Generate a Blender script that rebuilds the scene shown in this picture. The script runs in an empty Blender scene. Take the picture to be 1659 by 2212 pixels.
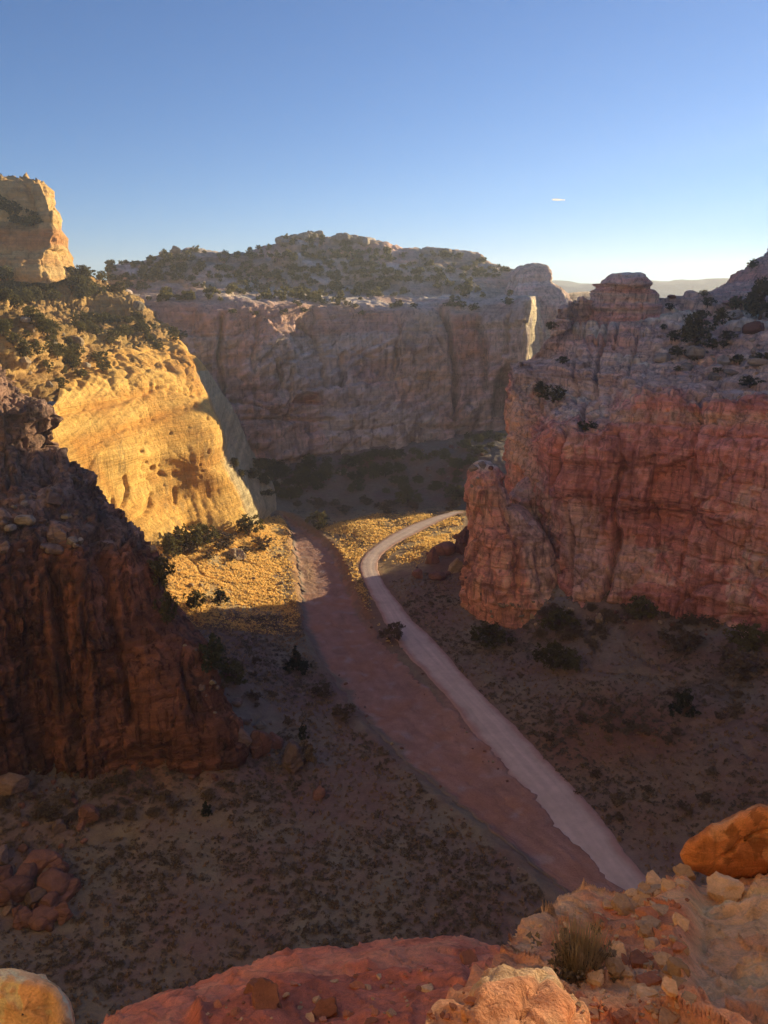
import bpy, bmesh, math, random
import numpy as np
from mathutils import Vector, Matrix

random.seed(7)
RNG = np.random.default_rng(11)
SC = bpy.context.scene
COL = SC.collection
R = math.radians

# ------------------------------------------------------------------ camera geometry
F = 1662.0                      # focal length in units of a 1659 x 2212 frame
PITCH = R(15.3)
CP, SP = math.cos(PITCH), math.sin(PITCH)
CAM = np.array([0.0, 0.0, 65.0])
SUN_AZ, SUN_EL = R(48), R(11.2)


def ray(px, py):
    xn = (px - 829.5) / F
    yc = (1106.0 - py) / F
    return np.array([xn, CP + SP * yc, -SP + CP * yc])


def at(px, py, Y):
    d = ray(px, py)
    return CAM + d * (Y / d[1])


def G(px, py, z):
    d = ray(px, py)
    return CAM + d * ((z - CAM[2]) / d[2])


def W(x, y, z):
    return np.array([float(x), float(y), float(z)])


def proj(P):
    q = P - CAM
    zc = q[..., 1] * CP - q[..., 2] * SP
    up = q[..., 1] * SP + q[..., 2] * CP
    zs = np.where(zc > 0.5, zc, 1e9)
    px = np.where(zc > 0.5, 829.5 + F * q[..., 0] / zs, -1e5)
    py = np.where(zc > 0.5, 1106.0 - F * up / zs, -1e5)
    return px, py


# ------------------------------------------------------------------ noise
def _h(ix, iy, iz, seed):
    h = (ix.astype(np.uint32) * np.uint32(374761393) + iy.astype(np.uint32) * np.uint32(668265263)
         + iz.astype(np.uint32) * np.uint32(2246822519) + np.uint32((seed * 3266489917) & 0xffffffff))
    h = (h ^ (h >> np.uint32(15))) * np.uint32(2246822519)
    h = (h ^ (h >> np.uint32(13))) * np.uint32(3266489917)
    return h ^ (h >> np.uint32(16))


_GR = np.array([[1, 1, 0], [-1, 1, 0], [1, -1, 0], [-1, -1, 0], [1, 0, 1], [-1, 0, 1], [1, 0, -1], [-1, 0, -1],
                [0, 1, 1], [0, -1, 1], [0, 1, -1], [0, -1, -1], [1, 1, 0], [-1, 1, 0], [0, -1, 1], [0, -1, -1]], dtype=np.float32)


def pn(p, seed=0):
    p = np.asarray(p, dtype=np.float64)
    i = np.floor(p)
    f = (p - i).astype(np.float32)
    i = i.astype(np.int64)
    u = f * f * f * (f * (f * 6 - 15) + 10)
    out = 0
    for dx in (0, 1):
        wx = u[:, 0] if dx else 1 - u[:, 0]
        for dy in (0, 1):
            wy = u[:, 1] if dy else 1 - u[:, 1]
            for dz in (0, 1):
                wz = u[:, 2] if dz else 1 - u[:, 2]
                g = _GR[_h(i[:, 0] + dx, i[:, 1] + dy, i[:, 2] + dz, seed) & np.uint32(15)]
                out = out + wx * wy * wz * (g[:, 0] * (f[:, 0] - dx) + g[:, 1] * (f[:, 1] - dy) + g[:, 2] * (f[:, 2] - dz))
    return out


def fbm(p, octv=4, seed=0, gain=0.5):
    a, s, q = 1.0, 0, np.asarray(p, dtype=np.float64)
    for k in range(octv):
        s = s + a * pn(q, seed + k * 17)
        q = q * 2.03 + 5.2
        a *= gain
    return s


def worley(p, seed=0):
    i = np.floor(p).astype(np.int64)
    f = p - i
    f1 = np.full(len(p), 9.0)
    f2 = np.full(len(p), 9.0)
    cid = np.zeros(len(p))
    for dx in (-1, 0, 1):
        for dy in (-1, 0, 1):
            for dz in (-1, 0, 1):
                h = _h(i[:, 0] + dx, i[:, 1] + dy, i[:, 2] + dz, seed)
                ox = (h & np.uint32(1023)) / 1023.0
                oy = ((h >> np.uint32(10)) & np.uint32(1023)) / 1023.0
                oz = ((h >> np.uint32(20)) & np.uint32(1023)) / 1023.0
                d = np.sqrt((dx + ox - f[:, 0]) ** 2 + (dy + oy - f[:, 1]) ** 2 + (dz + oz - f[:, 2]) ** 2)
                r = ((h * np.uint32(2654435761)) >> np.uint32(8)) / 16777216.0
                new = d < f1
                f2 = np.where(new, f1, np.minimum(f2, d))
                cid = np.where(new, r, cid)
                f1 = np.where(new, d, f1)
    return f1, f2, cid


def sstep(a, b, x):
    t = np.clip((x - a) / (b - a), 0, 1)
    return t * t * (3 - 2 * t)


def seg_dist(px, py, pts):
    """distance in the plane from points to a polyline"""
    best = np.full(len(px), 1e9)
    for (x0, y0), (x1, y1) in zip(pts[:-1], pts[1:]):
        dx, dy = x1 - x0, y1 - y0
        L = dx * dx + dy * dy + 1e-9
        t = np.clip(((px - x0) * dx + (py - y0) * dy) / L, 0, 1)
        best = np.minimum(best, np.hypot(px - x0 - t * dx, py - y0 - t * dy))
    return best


def in_poly(px, py, pts):
    ins = np.zeros(len(px), bool)
    n = len(pts)
    for k in range(n):
        x0, y0 = pts[k]
        x1, y1 = pts[(k + 1) % n]
        if y0 == y1:
            continue
        c = ((y0 > py) != (y1 > py)) & (px < (x1 - x0) * (py - y0) / (y1 - y0) + x0)
        ins ^= c
    return ins


# ------------------------------------------------------------------ materials
def mat_rock(name, scale=1.0, bump=0.5, var=0.35, gray=0.0, rough=0.92, strata=0.0, objrand=0.0, micro=6.0, joint=0.0, varnish=0.0):
    """stone/soil whose own colour is the mesh's Col attribute, with procedural grain, strata and relief"""
    m = bpy.data.materials.new(name)
    m.use_nodes = True
    nt = m.node_tree
    nd = nt.nodes
    b = nd['Principled BSDF']
    b.inputs['Roughness'].default_value = rough
    b.inputs['Specular IOR Level'].default_value = 0.15
    tc = nd.new('ShaderNodeNewGeometry')
    pos = tc.outputs['Position']
    att = nd.new('ShaderNodeAttribute')
    att.attribute_name = 'Col'
    n1 = nd.new('ShaderNodeTexNoise')
    n1.inputs['Scale'].default_value = 0.45 * scale
    n1.inputs['Detail'].default_value = 9
    n1.inputs['Roughness'].default_value = 0.68
    nt.links.new(pos, n1.inputs['Vector'])
    n2 = nd.new('ShaderNodeTexNoise')
    n2.inputs['Scale'].default_value = micro * scale
    n2.inputs['Detail'].default_value = 5
    nt.links.new(pos, n2.inputs['Vector'])
    mr = nd.new('ShaderNodeMapRange')
    mr.inputs['From Min'].default_value = 0.3
    mr.inputs['From Max'].default_value = 0.7
    mr.inputs['To Min'].default_value = 1 - var
    mr.inputs['To Max'].default_value = 1 + var
    nt.links.new(n1.outputs['Fac'], mr.inputs['Value'])
    last = mr.outputs['Result']
    mr2 = nd.new('ShaderNodeMapRange')
    mr2.inputs['From Min'].default_value = 0.3
    mr2.inputs['From Max'].default_value = 0.7
    mr2.inputs['To Min'].default_value = 1 - var * 0.5
    mr2.inputs['To Max'].default_value = 1 + var * 0.5
    nt.links.new(n2.outputs['Fac'], mr2.inputs['Value'])
    mu = nd.new('ShaderNodeMath')
    mu.operation = 'MULTIPLY'
    nt.links.new(last, mu.inputs[0])
    nt.links.new(mr2.outputs['Result'], mu.inputs[1])
    last = mu.outputs[0]
    hgt = n1.outputs['Fac']
    if strata > 0:
        mp = nd.new('ShaderNodeMapping')
        mp.inputs['Scale'].default_value = (0.05 * scale, 0.05 * scale, 1.3 * scale)
        nt.links.new(pos, mp.inputs['Vector'])
        n3 = nd.new('ShaderNodeTexNoise')
        n3.inputs['Scale'].default_value = 1.0
        n3.inputs['Detail'].default_value = 8
        n3.inputs['Roughness'].default_value = 0.7
        n3.inputs['Distortion'].default_value = 0.4
        nt.links.new(mp.outputs[0], n3.inputs['Vector'])
        mr3 = nd.new('ShaderNodeMapRange')
        mr3.inputs['From Min'].default_value = 0.35
        mr3.inputs['From Max'].default_value = 0.65
        mr3.inputs['To Min'].default_value = 1 - strata
        mr3.inputs['To Max'].default_value = 1 + strata
        nt.links.new(n3.outputs['Fac'], mr3.inputs['Value'])
        mu2 = nd.new('ShaderNodeMath')
        mu2.operation = 'MULTIPLY'
        nt.links.new(last, mu2.inputs[0])
        nt.links.new(mr3.outputs['Result'], mu2.inputs[1])
        last = mu2.outputs[0]
        ad = nd.new('ShaderNodeMath')
        ad.operation = 'ADD'
        nt.links.new(hgt, ad.inputs[0])
        nt.links.new(n3.outputs['Fac'], ad.inputs[1])
        hgt = ad.outputs[0]
    def layer(vec_scale, noise_scale, a, b_, to, detail=6, voro=False, dist=0.6):
        nonlocal last, hgt
        mp = nd.new('ShaderNodeMapping')
        mp.inputs['Scale'].default_value = [v * scale for v in vec_scale]
        nt.links.new(pos, mp.inputs['Vector'])
        if voro:
            wn = nd.new('ShaderNodeTexNoise')
            wn.inputs['Scale'].default_value = 1.4
            wn.inputs['Detail'].default_value = 5
            nt.links.new(mp.outputs[0], wn.inputs['Vector'])
            va = nd.new('ShaderNodeVectorMath')
            va.operation = 'MULTIPLY_ADD'
            va.inputs[1].default_value = (.55, .55, .55)
            nt.links.new(wn.outputs['Color'], va.inputs[0])
            nt.links.new(mp.outputs[0], va.inputs[2])
            t = nd.new('ShaderNodeTexVoronoi')
            t.feature = 'DISTANCE_TO_EDGE'
            t.inputs['Scale'].default_value = noise_scale
            nt.links.new(va.outputs[0], t.inputs['Vector'])
            out = t.outputs['Distance']
        else:
            t = nd.new('ShaderNodeTexNoise')
            t.inputs['Scale'].default_value = noise_scale
            t.inputs['Detail'].default_value = detail
            t.inputs['Roughness'].default_value = 0.65
            t.inputs['Distortion'].default_value = dist
            nt.links.new(mp.outputs[0], t.inputs['Vector'])
            out = t.outputs['Fac']
        m1_ = nd.new('ShaderNodeMapRange')
        m1_.inputs['From Min'].default_value = a
        m1_.inputs['From Max'].default_value = b_
        m1_.inputs['To Min'].default_value = to[0]
        m1_.inputs['To Max'].default_value = to[1]
        nt.links.new(out, m1_.inputs['Value'])
        mm_ = nd.new('ShaderNodeMath')
        mm_.operation = 'MULTIPLY'
        nt.links.new(last, mm_.inputs[0])
        nt.links.new(m1_.outputs['Result'], mm_.inputs[1])
        last = mm_.outputs[0]
        h_ = nd.new('ShaderNodeMath')
        h_.operation = 'ADD'
        nt.links.new(hgt, h_.inputs[0])
        nt.links.new(m1_.outputs['Result'], h_.inputs[1])
        hgt = h_.outputs[0]
    if joint > 0:
        layer((.11, .11, .05), 1.0, .0, .03, (1 - joint, 1), voro=True)
        layer((.03, .03, 1.5), 1.0, .55, .60, (1, 1 - joint * .5))
    if varnish > 0:
        layer((1.1, 1.1, .05), 1.0, .52, .62, (1, 1 - varnish))
        layer((.16, .16, .12), 1.0, .50, .54, (1, 1 - varnish * .45), detail=9)
    if objrand > 0:
        oi = nd.new('ShaderNodeObjectInfo')
        mr4 = nd.new('ShaderNodeMapRange')
        mr4.inputs['To Min'].default_value = 1 - objrand
        mr4.inputs['To Max'].default_value = 1 + objrand
        nt.links.new(oi.outputs['Random'], mr4.inputs['Value'])
        mu3 = nd.new('ShaderNodeMath')
        mu3.operation = 'MULTIPLY'
        nt.links.new(last, mu3.inputs[0])
        nt.links.new(mr4.outputs['Result'], mu3.inputs[1])
        last = mu3.outputs[0]
    vm = nd.new('ShaderNodeVectorMath')
    vm.operation = 'SCALE'
    nt.links.new(att.outputs['Color'], vm.inputs[0])
    nt.links.new(last, vm.inputs['Scale'])
    nt.links.new(vm.outputs[0], b.inputs['Base Color'])
    if bump > 0:
        ad2 = nd.new('ShaderNodeMath')
        ad2.operation = 'MULTIPLY_ADD'
        ad2.inputs[1].default_value = 0.25
        nt.links.new(n2.outputs['Fac'], ad2.inputs[0])
        nt.links.new(hgt, ad2.inputs[2])
        bp = nd.new('ShaderNodeBump')
        bp.inputs['Strength'].default_value = bump
        bp.inputs['Distance'].default_value = 1.0 / scale
        nt.links.new(ad2.outputs[0], bp.inputs['Height'])
        nt.links.new(bp.outputs['Normal'], b.inputs['Normal'])
    return m


def mat_leaf(name, c, var=0.35, trans=0.0):
    m = bpy.data.materials.new(name)
    m.use_nodes = True
    nt = m.node_tree
    nd = nt.nodes
    b = nd['Principled BSDF']
    b.inputs['Roughness'].default_value = 0.8
    b.inputs['Specular IOR Level'].default_value = 0.1
    g = nd.new('ShaderNodeNewGeometry')
    n = nd.new('ShaderNodeTexNoise')
    n.inputs['Scale'].default_value = 0.9
    n.inputs['Detail'].default_value = 4
    nt.links.new(g.outputs['Position'], n.inputs['Vector'])
    oi = nd.new('ShaderNodeObjectInfo')
    ad = nd.new('ShaderNodeMath')
    ad.operation = 'ADD'
    nt.links.new(n.outputs['Fac'], ad.inputs[0])
    nt.links.new(oi.outputs['Random'], ad.inputs[1])
    mr = nd.new('ShaderNodeMapRange')
    mr.inputs['From Min'].default_value = 0.3
    mr.inputs['From Max'].default_value = 1.7
    nt.links.new(ad.outputs[0], mr.inputs['Value'])
    mx = nd.new('ShaderNodeMix')
    mx.data_type = 'RGBA'
    mx.inputs['A'].default_value = (*[v * (1 - var) for v in c], 1)
    mx.inputs['B'].default_value = (*[min(1, v * (1 + var)) for v in c], 1)
    nt.links.new(mr.outputs['Result'], mx.inputs['Factor'])
    nt.links.new(mx.outputs['Result'], b.inputs['Base Color'])
    if trans > 0:
        tl = nd.new('ShaderNodeBsdfTranslucent')
        nt.links.new(mx.outputs['Result'], tl.inputs['Color'])
        ms = nd.new('ShaderNodeMixShader')
        ms.inputs[0].default_value = trans
        nt.links.new(b.outputs[0], ms.inputs[1])
        nt.links.new(tl.outputs[0], ms.inputs[2])
        nt.links.new(ms.outputs[0], nd['Material Output'].inputs['Surface'])
    return m


M = {}
M['wall'] = mat_rock('sandstone_wall', 1.0, 0.8, 0.22, strata=0.14, varnish=.16)
M['far'] = mat_rock('sandstone_far_wall', 0.6, 0.8, 0.24, strata=0.14, joint=.14, varnish=.30)
M['soil'] = mat_rock('red_soil', 1.6, 0.6, 0.22, micro=5)
M['road'] = mat_rock('gravel', 2.0, 0.15, 0.10, micro=8)
M['wash'] = mat_rock('wash_sand', 0.9, 0.5, 0.16, micro=5)
M['near'] = mat_rock('near_sandstone', 9.0, 0.7, 0.24, micro=7, joint=.18, varnish=.12)
M['boulder'] = mat_rock('boulder_stone', 1.6, 0.6, 0.22, joint=.3, strata=0.08, objrand=0.28)
M['stone'] = mat_rock('loose_stone', 10.0, 0.4, 0.2, objrand=0.35)
M['juniper'] = mat_leaf('juniper_foliage', (0.125, 0.115, 0.046), 0.35, .25)
M['pinyon'] = mat_leaf('pinyon_foliage', (0.050, 0.060, 0.034))
M['sage'] = mat_leaf('sage_foliage', (0.17, 0.145, 0.12), 0.4)
M['brush'] = mat_leaf('dark_brush', (0.15, 0.115, 0.08), 0.35)
M['grass'] = mat_leaf('lit_tone_grass', (0.80, 0.58, 0.25), 0.3, .5)  # same bunchgrass, colour brightened to carry the sunlight
M['drygrass'] = mat_leaf('dry_grass', (0.40, 0.29, 0.19), 0.35, .4)  # duller copy of the same bunchgrass, for the shaded floor
M['tuft'] = mat_leaf('tuft_blades', (0.52, 0.38, 0.20), 0.35, .35)
M['bark'] = mat_leaf('juniper_bark', (0.11, 0.075, 0.055), 0.3)


M['redwall'] = mat_rock('red_sandstone_wall', 1.0, 0.8, 0.24, strata=0.14, joint=.28, varnish=.34)
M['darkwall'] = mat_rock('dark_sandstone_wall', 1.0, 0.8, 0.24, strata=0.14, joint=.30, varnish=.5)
# overall hue of each kind of stone or soil, on top of the colours given where it is built
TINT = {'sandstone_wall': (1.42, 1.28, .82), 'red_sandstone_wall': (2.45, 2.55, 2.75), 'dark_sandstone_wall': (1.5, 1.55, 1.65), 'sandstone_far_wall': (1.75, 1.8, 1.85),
        'red_soil': (.74, .95, 1.1), 'gravel': (1.15, 1.26, 1.42), 'wash_sand': (1.0, 1.1, 1.32), 'near_sandstone': (2.0, 1.68, 1.4), 'loose_stone': (1.25, 1.25, 1.1), 'boulder_stone': (.9, 1.0, 1.05)}


# ------------------------------------------------------------------ mesh + object helpers
def new_mesh(name, V, faces, mat, col=None, smooth=True):
    me = bpy.data.meshes.new(name)
    V = np.ascontiguousarray(V, dtype=np.float32)
    faces = np.ascontiguousarray(faces, dtype=np.int32)
    k = faces.shape[1]
    me.vertices.add(len(V))
    me.vertices.foreach_set('co', V.ravel())
    me.loops.add(faces.size)
    me.loops.foreach_set('vertex_index', faces.ravel())
    me.polygons.add(len(faces))
    me.polygons.foreach_set('loop_start', np.arange(0, faces.size, k, dtype=np.int32))
    me.polygons.foreach_set('use_smooth', np.full(len(faces), smooth))
    if col is not None:
        a = me.attributes.new('Col', 'FLOAT_COLOR', 'POINT')
        c = np.ones((len(V), 4), np.float32)
        k = np.asarray(col) * np.array(TINT.get(mat.name, (1, 1, 1)))
        lum = k @ np.array([.3, .5, .2])
        c[:, :3] = np.clip(lum[:, None] + (k - lum[:, None]) * 1.0, .01, .9)
        a.data.foreach_set('color', c.ravel())
    me.update(calc_edges=True)
    me.materials.append(mat)
    return me


def link(name, me, parent=None):
    o = bpy.data.objects.new(name, me)
    COL.objects.link(o)
    if parent is not None:
        o.parent = parent
    return o


def tag(o, label=None, cat=None, group=None, kind=None):
    if label:
        o['label'] = label
    if cat:
        o['category'] = cat
    if group:
        o['group'] = group
    if kind:
        o['kind'] = kind
    return o


def grid_faces(r, c):
    i = np.arange(r * c).reshape(r, c)
    return np.stack([i[:-1, :-1], i[:-1, 1:], i[1:, 1:], i[1:, :-1]], -1).reshape(-1, 4)


def resample(ctrl, res, axis, coarse=()):
    """chord-length cubic Hermite resampling of a control grid along one axis"""
    A = np.moveaxis(ctrl, axis, 0)
    seg = np.linalg.norm(np.diff(A, axis=0), axis=2)
    h = np.maximum(np.percentile(seg, 70, axis=1), 1e-3)
    t = np.concatenate([[0], np.cumsum(h)])
    n = len(t)
    sl = np.diff(A, axis=0) / h[:, None, None]
    m = np.zeros_like(A)
    m[0], m[-1] = sl[0], sl[-1]
    for k in range(1, n - 1):
        a, b = sl[k - 1], sl[k]
        mm = (a * h[k] + b * h[k - 1]) / (h[k] + h[k - 1])
        lim = 1.6 * np.minimum(np.abs(a), np.abs(b)) + 0.25 * np.abs(mm)
        m[k] = np.clip(mm, -lim, lim)
    ts = []
    for k in range(n - 1):
        c = max(1, int(round(h[k] / (res * (7 if k in coarse else 1)))))
        ts.append(t[k] + h[k] * np.arange(c) / c)
    ts = np.concatenate(ts + [[t[-1]]])
    k = np.clip(np.searchsorted(t, ts, side='right') - 1, 0, n - 2)
    u = ((ts - t[k]) / h[k])[:, None, None]
    hk = h[k][:, None, None]
    out = ((2 * u ** 3 - 3 * u ** 2 + 1) * A[k] + (u ** 3 - 2 * u ** 2 + u) * hk * m[k]
           + (-2 * u ** 3 + 3 * u ** 2) * A[k + 1] + (u ** 3 - u ** 2) * hk * m[k + 1])
    return np.moveaxis(out, 0, axis)


def normals(P, closed):
    if closed:
        Q = P[:, :-1]
        du = np.roll(Q, -1, 1) - np.roll(Q, 1, 1)
        du = np.concatenate([du, du[:, :1]], 1)
    else:
        du = np.gradient(P, axis=1)
    dv = np.gradient(P, axis=0)
    n = np.cross(du, dv)
    return n / (np.linalg.norm(n, axis=2, keepdims=True) + 1e-9)


def patch(name, rows, res, fn, mat, closed=False, flip=False, label=None, cat=None, kind='structure', cr=(), cc=(), rres=None, flip_to=None):
    C = np.array(rows, dtype=np.float64)
    n_r, n_c = C.shape[:2]
    P = resample(resample(C, rres or res, 0, [k % (n_r - 1) for k in cr]), res, 1, [k % (n_c - 1) for k in cc])
    N = normals(P, closed)
    if closed:
        out = P - P.mean(axis=1, keepdims=True)
        out[..., 2] = 0
        flip = (N * out).sum() < 0
    else:
        x_, y_ = proj(P)
        vis = (x_ > 0) & (x_ < 1659) & (y_ > 0) & (y_ < 2212)
        flip = ((N * (CAM - P)).sum(-1) * vis).sum() < 0
    if flip_to is not None:
        flip = (N * (np.array(flip_to) - P)).sum() < 0
    if flip:
        N = -N
    r, c = P.shape[:2]
    f = P.reshape(-1, 3)
    px, py = proj(f)
    d, col = fn(f, N.reshape(-1, 3), px, py)
    V = f + N.reshape(-1, 3) * d[:, None]
    if closed:
        V = V.reshape(r, c, 3)
        V[:, -1] = V[:, 0]
        V = V.reshape(-1, 3)
    fc = grid_faces(r, c)
    if flip:
        fc = fc[:, ::-1]
    me = new_mesh(name, V, fc, mat, col)
    o = link(name, me)
    tag(o, label, cat, None, kind)
    return o


def ring(pL, pR, py, Y, th, K=18, e=2.6, dy=0.0, tilt=0.0):
    a, b = at(pL, py, Y), at(pR, py, Y)
    cx, hw, z = (a[0] + b[0]) / 2, (b[0] - a[0]) / 2, (a[2] + b[2]) / 2
    out = []
    for k in range(K + 1):
        t = 2 * math.pi * k / K
        cx_, sy_ = math.cos(t), math.sin(t)
        ux = math.copysign(abs(cx_) ** (2 / e), cx_)
        uy = math.copysign(abs(sy_) ** (2 / e), sy_)
        out.append(W(cx + hw * ux, Y + dy + th * uy, z + tilt * ux))
    return out


# ------------------------------------------------------------------ rock sculpting
def lin(*c):
    return np.array(c, dtype=np.float64)


def mixc(a, b, t):
    return a * (1 - t[:, None]) + b * t[:, None]


def rock(P, N, px, py, seed=0, big=(1.0, 0.05), blocks=(), ledge=(), fine=((0.25, 0.45, 4),), pillow=(), grooves=(), alcoves=(),
         steps=(), zpow=None):
    """relief of a sandstone surface: swells, joint-bounded blocks, ledges, rounded knobs, traced cracks and alcoves"""
    steep = np.clip(1 - np.abs(N[:, 2]) * 1.25, 0, 1)
    flat = 1 - steep
    d = big[0] * fbm(P * big[1], 3, seed)
    wq = P + 1.6 * np.stack([fbm(P * 0.12, 2, seed + 3), fbm(P * 0.12, 2, seed + 4), fbm(P * 0.12, 2, seed + 5)], 1)
    for (sx, sz, amp, groove, gw, mask) in blocks:
        q = np.stack([wq[:, 0] / sx, wq[:, 1] / sx, wq[:, 2] / sz], 1)
        f1, f2, cid = worley(q, seed + 31 + int(sx * 10))
        w = steep if mask == 's' else (flat if mask == 'f' else np.ones(len(P)))
        d = d + w * ((cid - 0.5) * amp - groove * np.exp(-(f2 - f1) / gw))
    for (amp, fr, mask) in ledge:
        zz = P[:, 2] + 1.3 * fbm(P * 0.025, 2, seed + 8)
        n = pn(np.stack([P[:, 0] * 0.01, P[:, 1] * 0.01, zz * fr], 1), seed + 9) + 0.6 * pn(np.stack([P[:, 0] * 0.03, P[:, 1] * 0.03, zz * fr * 2.3], 1), seed + 10)
        w = steep if mask == 's' else (flat if mask == 'f' else np.ones(len(P)))
        d = d + w * amp * np.tanh(4 * n)
    for (s, sz, amp, mask) in pillow:
        q = np.stack([wq[:, 0] / s, wq[:, 1] / s, wq[:, 2] / sz], 1)
        f1, f2, cid = worley(q, seed + 77 + int(s * 10))
        w = steep if mask == 's' else (flat if mask == 'f' else np.ones(len(P)))
        d = d + w * amp * (0.4 + cid) * (1 - np.exp(-(f2 - f1) / 0.25) - 0.5)
    for (amp, fr, octv) in fine:
        d = d + amp * fbm(P * fr, octv, seed + 13)
    wob = 5 * fbm(P * 0.18, 2, seed + 21)
    for (pts, w, dep) in grooves:
        ds = seg_dist(px + wob, py + wob * 0.5, pts)
        d = d - dep * np.exp(-(ds / w) ** 2)
    for (pts, w, dep) in alcoves:
        ins = in_poly(px + wob * 0.5, py + wob * 0.5, pts)
        ds = seg_dist(px + wob * 0.5, py + wob * 0.5, pts + [pts[0]])
        d = d - dep * np.where(ins, sstep(0, w, ds), 0)
    return d


def _u(*a):
    z = np.zeros(len(a[0]), np.int64)
    a = [np.asarray(v).astype(np.int64) for v in a] + [z, z]
    return _h(a[0], a[1], a[2], 57) / 4294967296.0


def masonry(P, seed, h, w, amp, gro, gw=.2, ax=(1, .5), dip=(0, 0), lam=.6):
    """broken bedding: beds of uneven thickness, each split by staggered joints into blocks set in or out"""
    wp = fbm(P * (.35 / h), 3, seed)
    zz = P[:, 2] + dip[0] * P[:, 0] + dip[1] * P[:, 1] + .30 * h * wp
    t = zz / h + .9 * pn(np.stack([zz * 0, zz * 0 + seed, zz * .2 / h], 1), seed + 1)
    k = np.floor(t)
    ft = t - k
    hk = _u(k, k * 0 + seed)
    ww = w * (.55 + .9 * hk)
    u = (P[:, 0] * ax[0] + P[:, 1] * ax[1] + .35 * w * fbm(P * (.5 / w), 3, seed + 2)) / ww + 7 * hk
    c = np.floor(u)
    fu = u - c
    off = _u(k, c, k * 0 + seed) - .5
    eb = np.minimum(ft, 1 - ft) * h
    ej = np.minimum(fu, 1 - fu) * ww
    op = .4 + 1.2 * _u(c, k + 3, k * 0 + seed)
    d = amp * (off + lam * (hk - .5)) - gro * op * (np.exp(-(eb / gw) ** 2) + np.exp(-(ej / gw) ** 2))
    return d, off, hk


def strata(P, seed, fr=0.35, warp=2.0):
    zz = P[:, 2] + warp * fbm(P * 0.02, 2, seed)
    return pn(np.stack([P[:, 0] * 0.006, P[:, 1] * 0.006, zz * fr], 1), seed + 1) + 0.5 * pn(np.stack([P[:, 0] * 0.02, P[:, 1] * 0.02, zz * fr * 2.7], 1), seed + 2)


def streaks(P, seed, fr=0.9):
    """vertical desert-varnish streaks"""
    q = np.stack([P[:, 0] * fr, P[:, 1] * fr, P[:, 2] * 0.045], 1)
    return sstep(-.02, .38, fbm(q, 4, seed)) * sstep(-.25, .35, fbm(P * 0.06, 3, seed + 5))


def blotch(P, seed, fr=.1, lo=.02, hi=.14):
    """patches with a crisp ragged outline, as where a skin of rock has peeled away"""
    return sstep(lo, hi, fbm(P * np.array([fr, fr, fr * .8]), 5, seed, .6))


def soft_poly(px, py, pts, w):
    ins = in_poly(px, py, pts)
    ds = seg_dist(px, py, pts + [pts[0]])
    return sstep(-w, w, np.where(ins, ds, -ds))


RED, ORANGE, PALE, TAN = lin(.35, .145, .115), lin(.46, .21, .125), lin(.40, .315, .245), lin(.47, .33, .19)
CREAM, DARK, PINK, GREY = lin(.52, .41, .28), lin(.10, .055, .045), lin(.36, .215, .17), lin(.27, .235, .21)
SOIL, DUN = lin(.30, .155, .115), lin(.33, .225, .145)

# ------------------------------------------------------------------ ground
GC = [  # (px, py, z): contact points of the valley floor
    (0, 1700, 8), (110, 1675, 7), (262, 1662, 6), (400, 1660, 5.5), (491, 1656, 5), (0, 1850, 5), (0, 2000, 3.5), (0, 2212, 3), (300, 2100, 1),
    (250, 1850, 3), (450, 1800, 2), (600, 1750, 1.2), (620, 1640, 2), (800, 1900, .3), (600, 2000, .6), (1000, 2000, 0), (1100, 1950, 0),
    (560, 1560, 4), (520, 1480, 6), (450, 1440, 9), (400, 1380, 9.5), (600, 1440, 2), (560, 1400, 3.5), (640, 1400, 1), (430, 1350, 5), (375, 1340, 6.5), (350, 1250, 8),
    (340, 1180, 10), (430, 1150, 8), (525, 1140, 5.5), (450, 1230, 5), (540, 1260, 2.5), (600, 1200, 1.2), (570, 1170, 3), (600, 1135, 2), (590, 1112, 3),
    (650, 1150, 0), (620, 1300, .6), (700, 1200, 0), (700, 1350, 0), (850, 1500, 0), (1000, 1700, 0), (1150, 1850, 0), (1250, 1900, 0),
    (770, 1200, 1.2), (760, 1290, 1), (850, 1160, 1.4), (930, 1130, 1.6), (800, 1230, 1), (860, 1350, .6), (1000, 1530, .4), (1150, 1680, .3), (1340, 1910, 0),
    (750, 1140, 1.6), (700, 1120, 1.2), (980, 1108, 1.8), (830, 1115, 1.8), (950, 1180, 3), (1000, 1250, 4), (1080, 1280, 6), (1220, 1302, 9), (1300, 1312, 9.5),
    (1400, 1317, 10), (1520, 1337, 11), (1659, 1372, 12), (1800, 1400, 13), (1500, 1400, 7.5), (1300, 1440, 4.5), (1150, 1380, 3), (1000, 1380, 1.3), (1050, 1450, 1),
    (1200, 1550, 1.6), (1500, 1600, 4), (1659, 1600, 6), (1400, 1750, 1), (1600, 1720, 3.5), (1659, 1850, 4), (1450, 1870, .5),
    (640, 1090, 1.8), (750, 1085, 1.5), (880, 1090, 1.8), (980, 1080, 2.5), (830, 1040, 4.5), (700, 1040, 5), (600, 1050, 5), (950, 1020, 8), (1040, 1000, 12),
    (560, 1012, 9), (700, 985, 11), (800, 968, 12.5), (900, 956, 14), (980, 946, 15), (1040, 930, 17), (1100, 930, 17), (500, 1030, 8), (440, 1035, 8), (1060, 960, 16),
]
GP = [G(*c) for c in GC] + [W(52, 266, 11), W(36, 246, 3.0), W(90, 310, 14), W(-70, 175, 10), W(-90, 120, 12), W(-90, 60, 9), W(100, 60, 9), W(0, 40, 0), W(60, 40, 3),
                            W(-60, 40, 4), W(-110, 260, 12), W(120, 170, 14), W(0, 340, 18), W(130, 340, 12), W(-130, 330, 16)]
GP = np.array(GP)


def _tps(r2):
    return np.where(r2 > 1e-9, 0.5 * r2 * np.log(np.maximum(r2, 1e-9)), 0)


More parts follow.
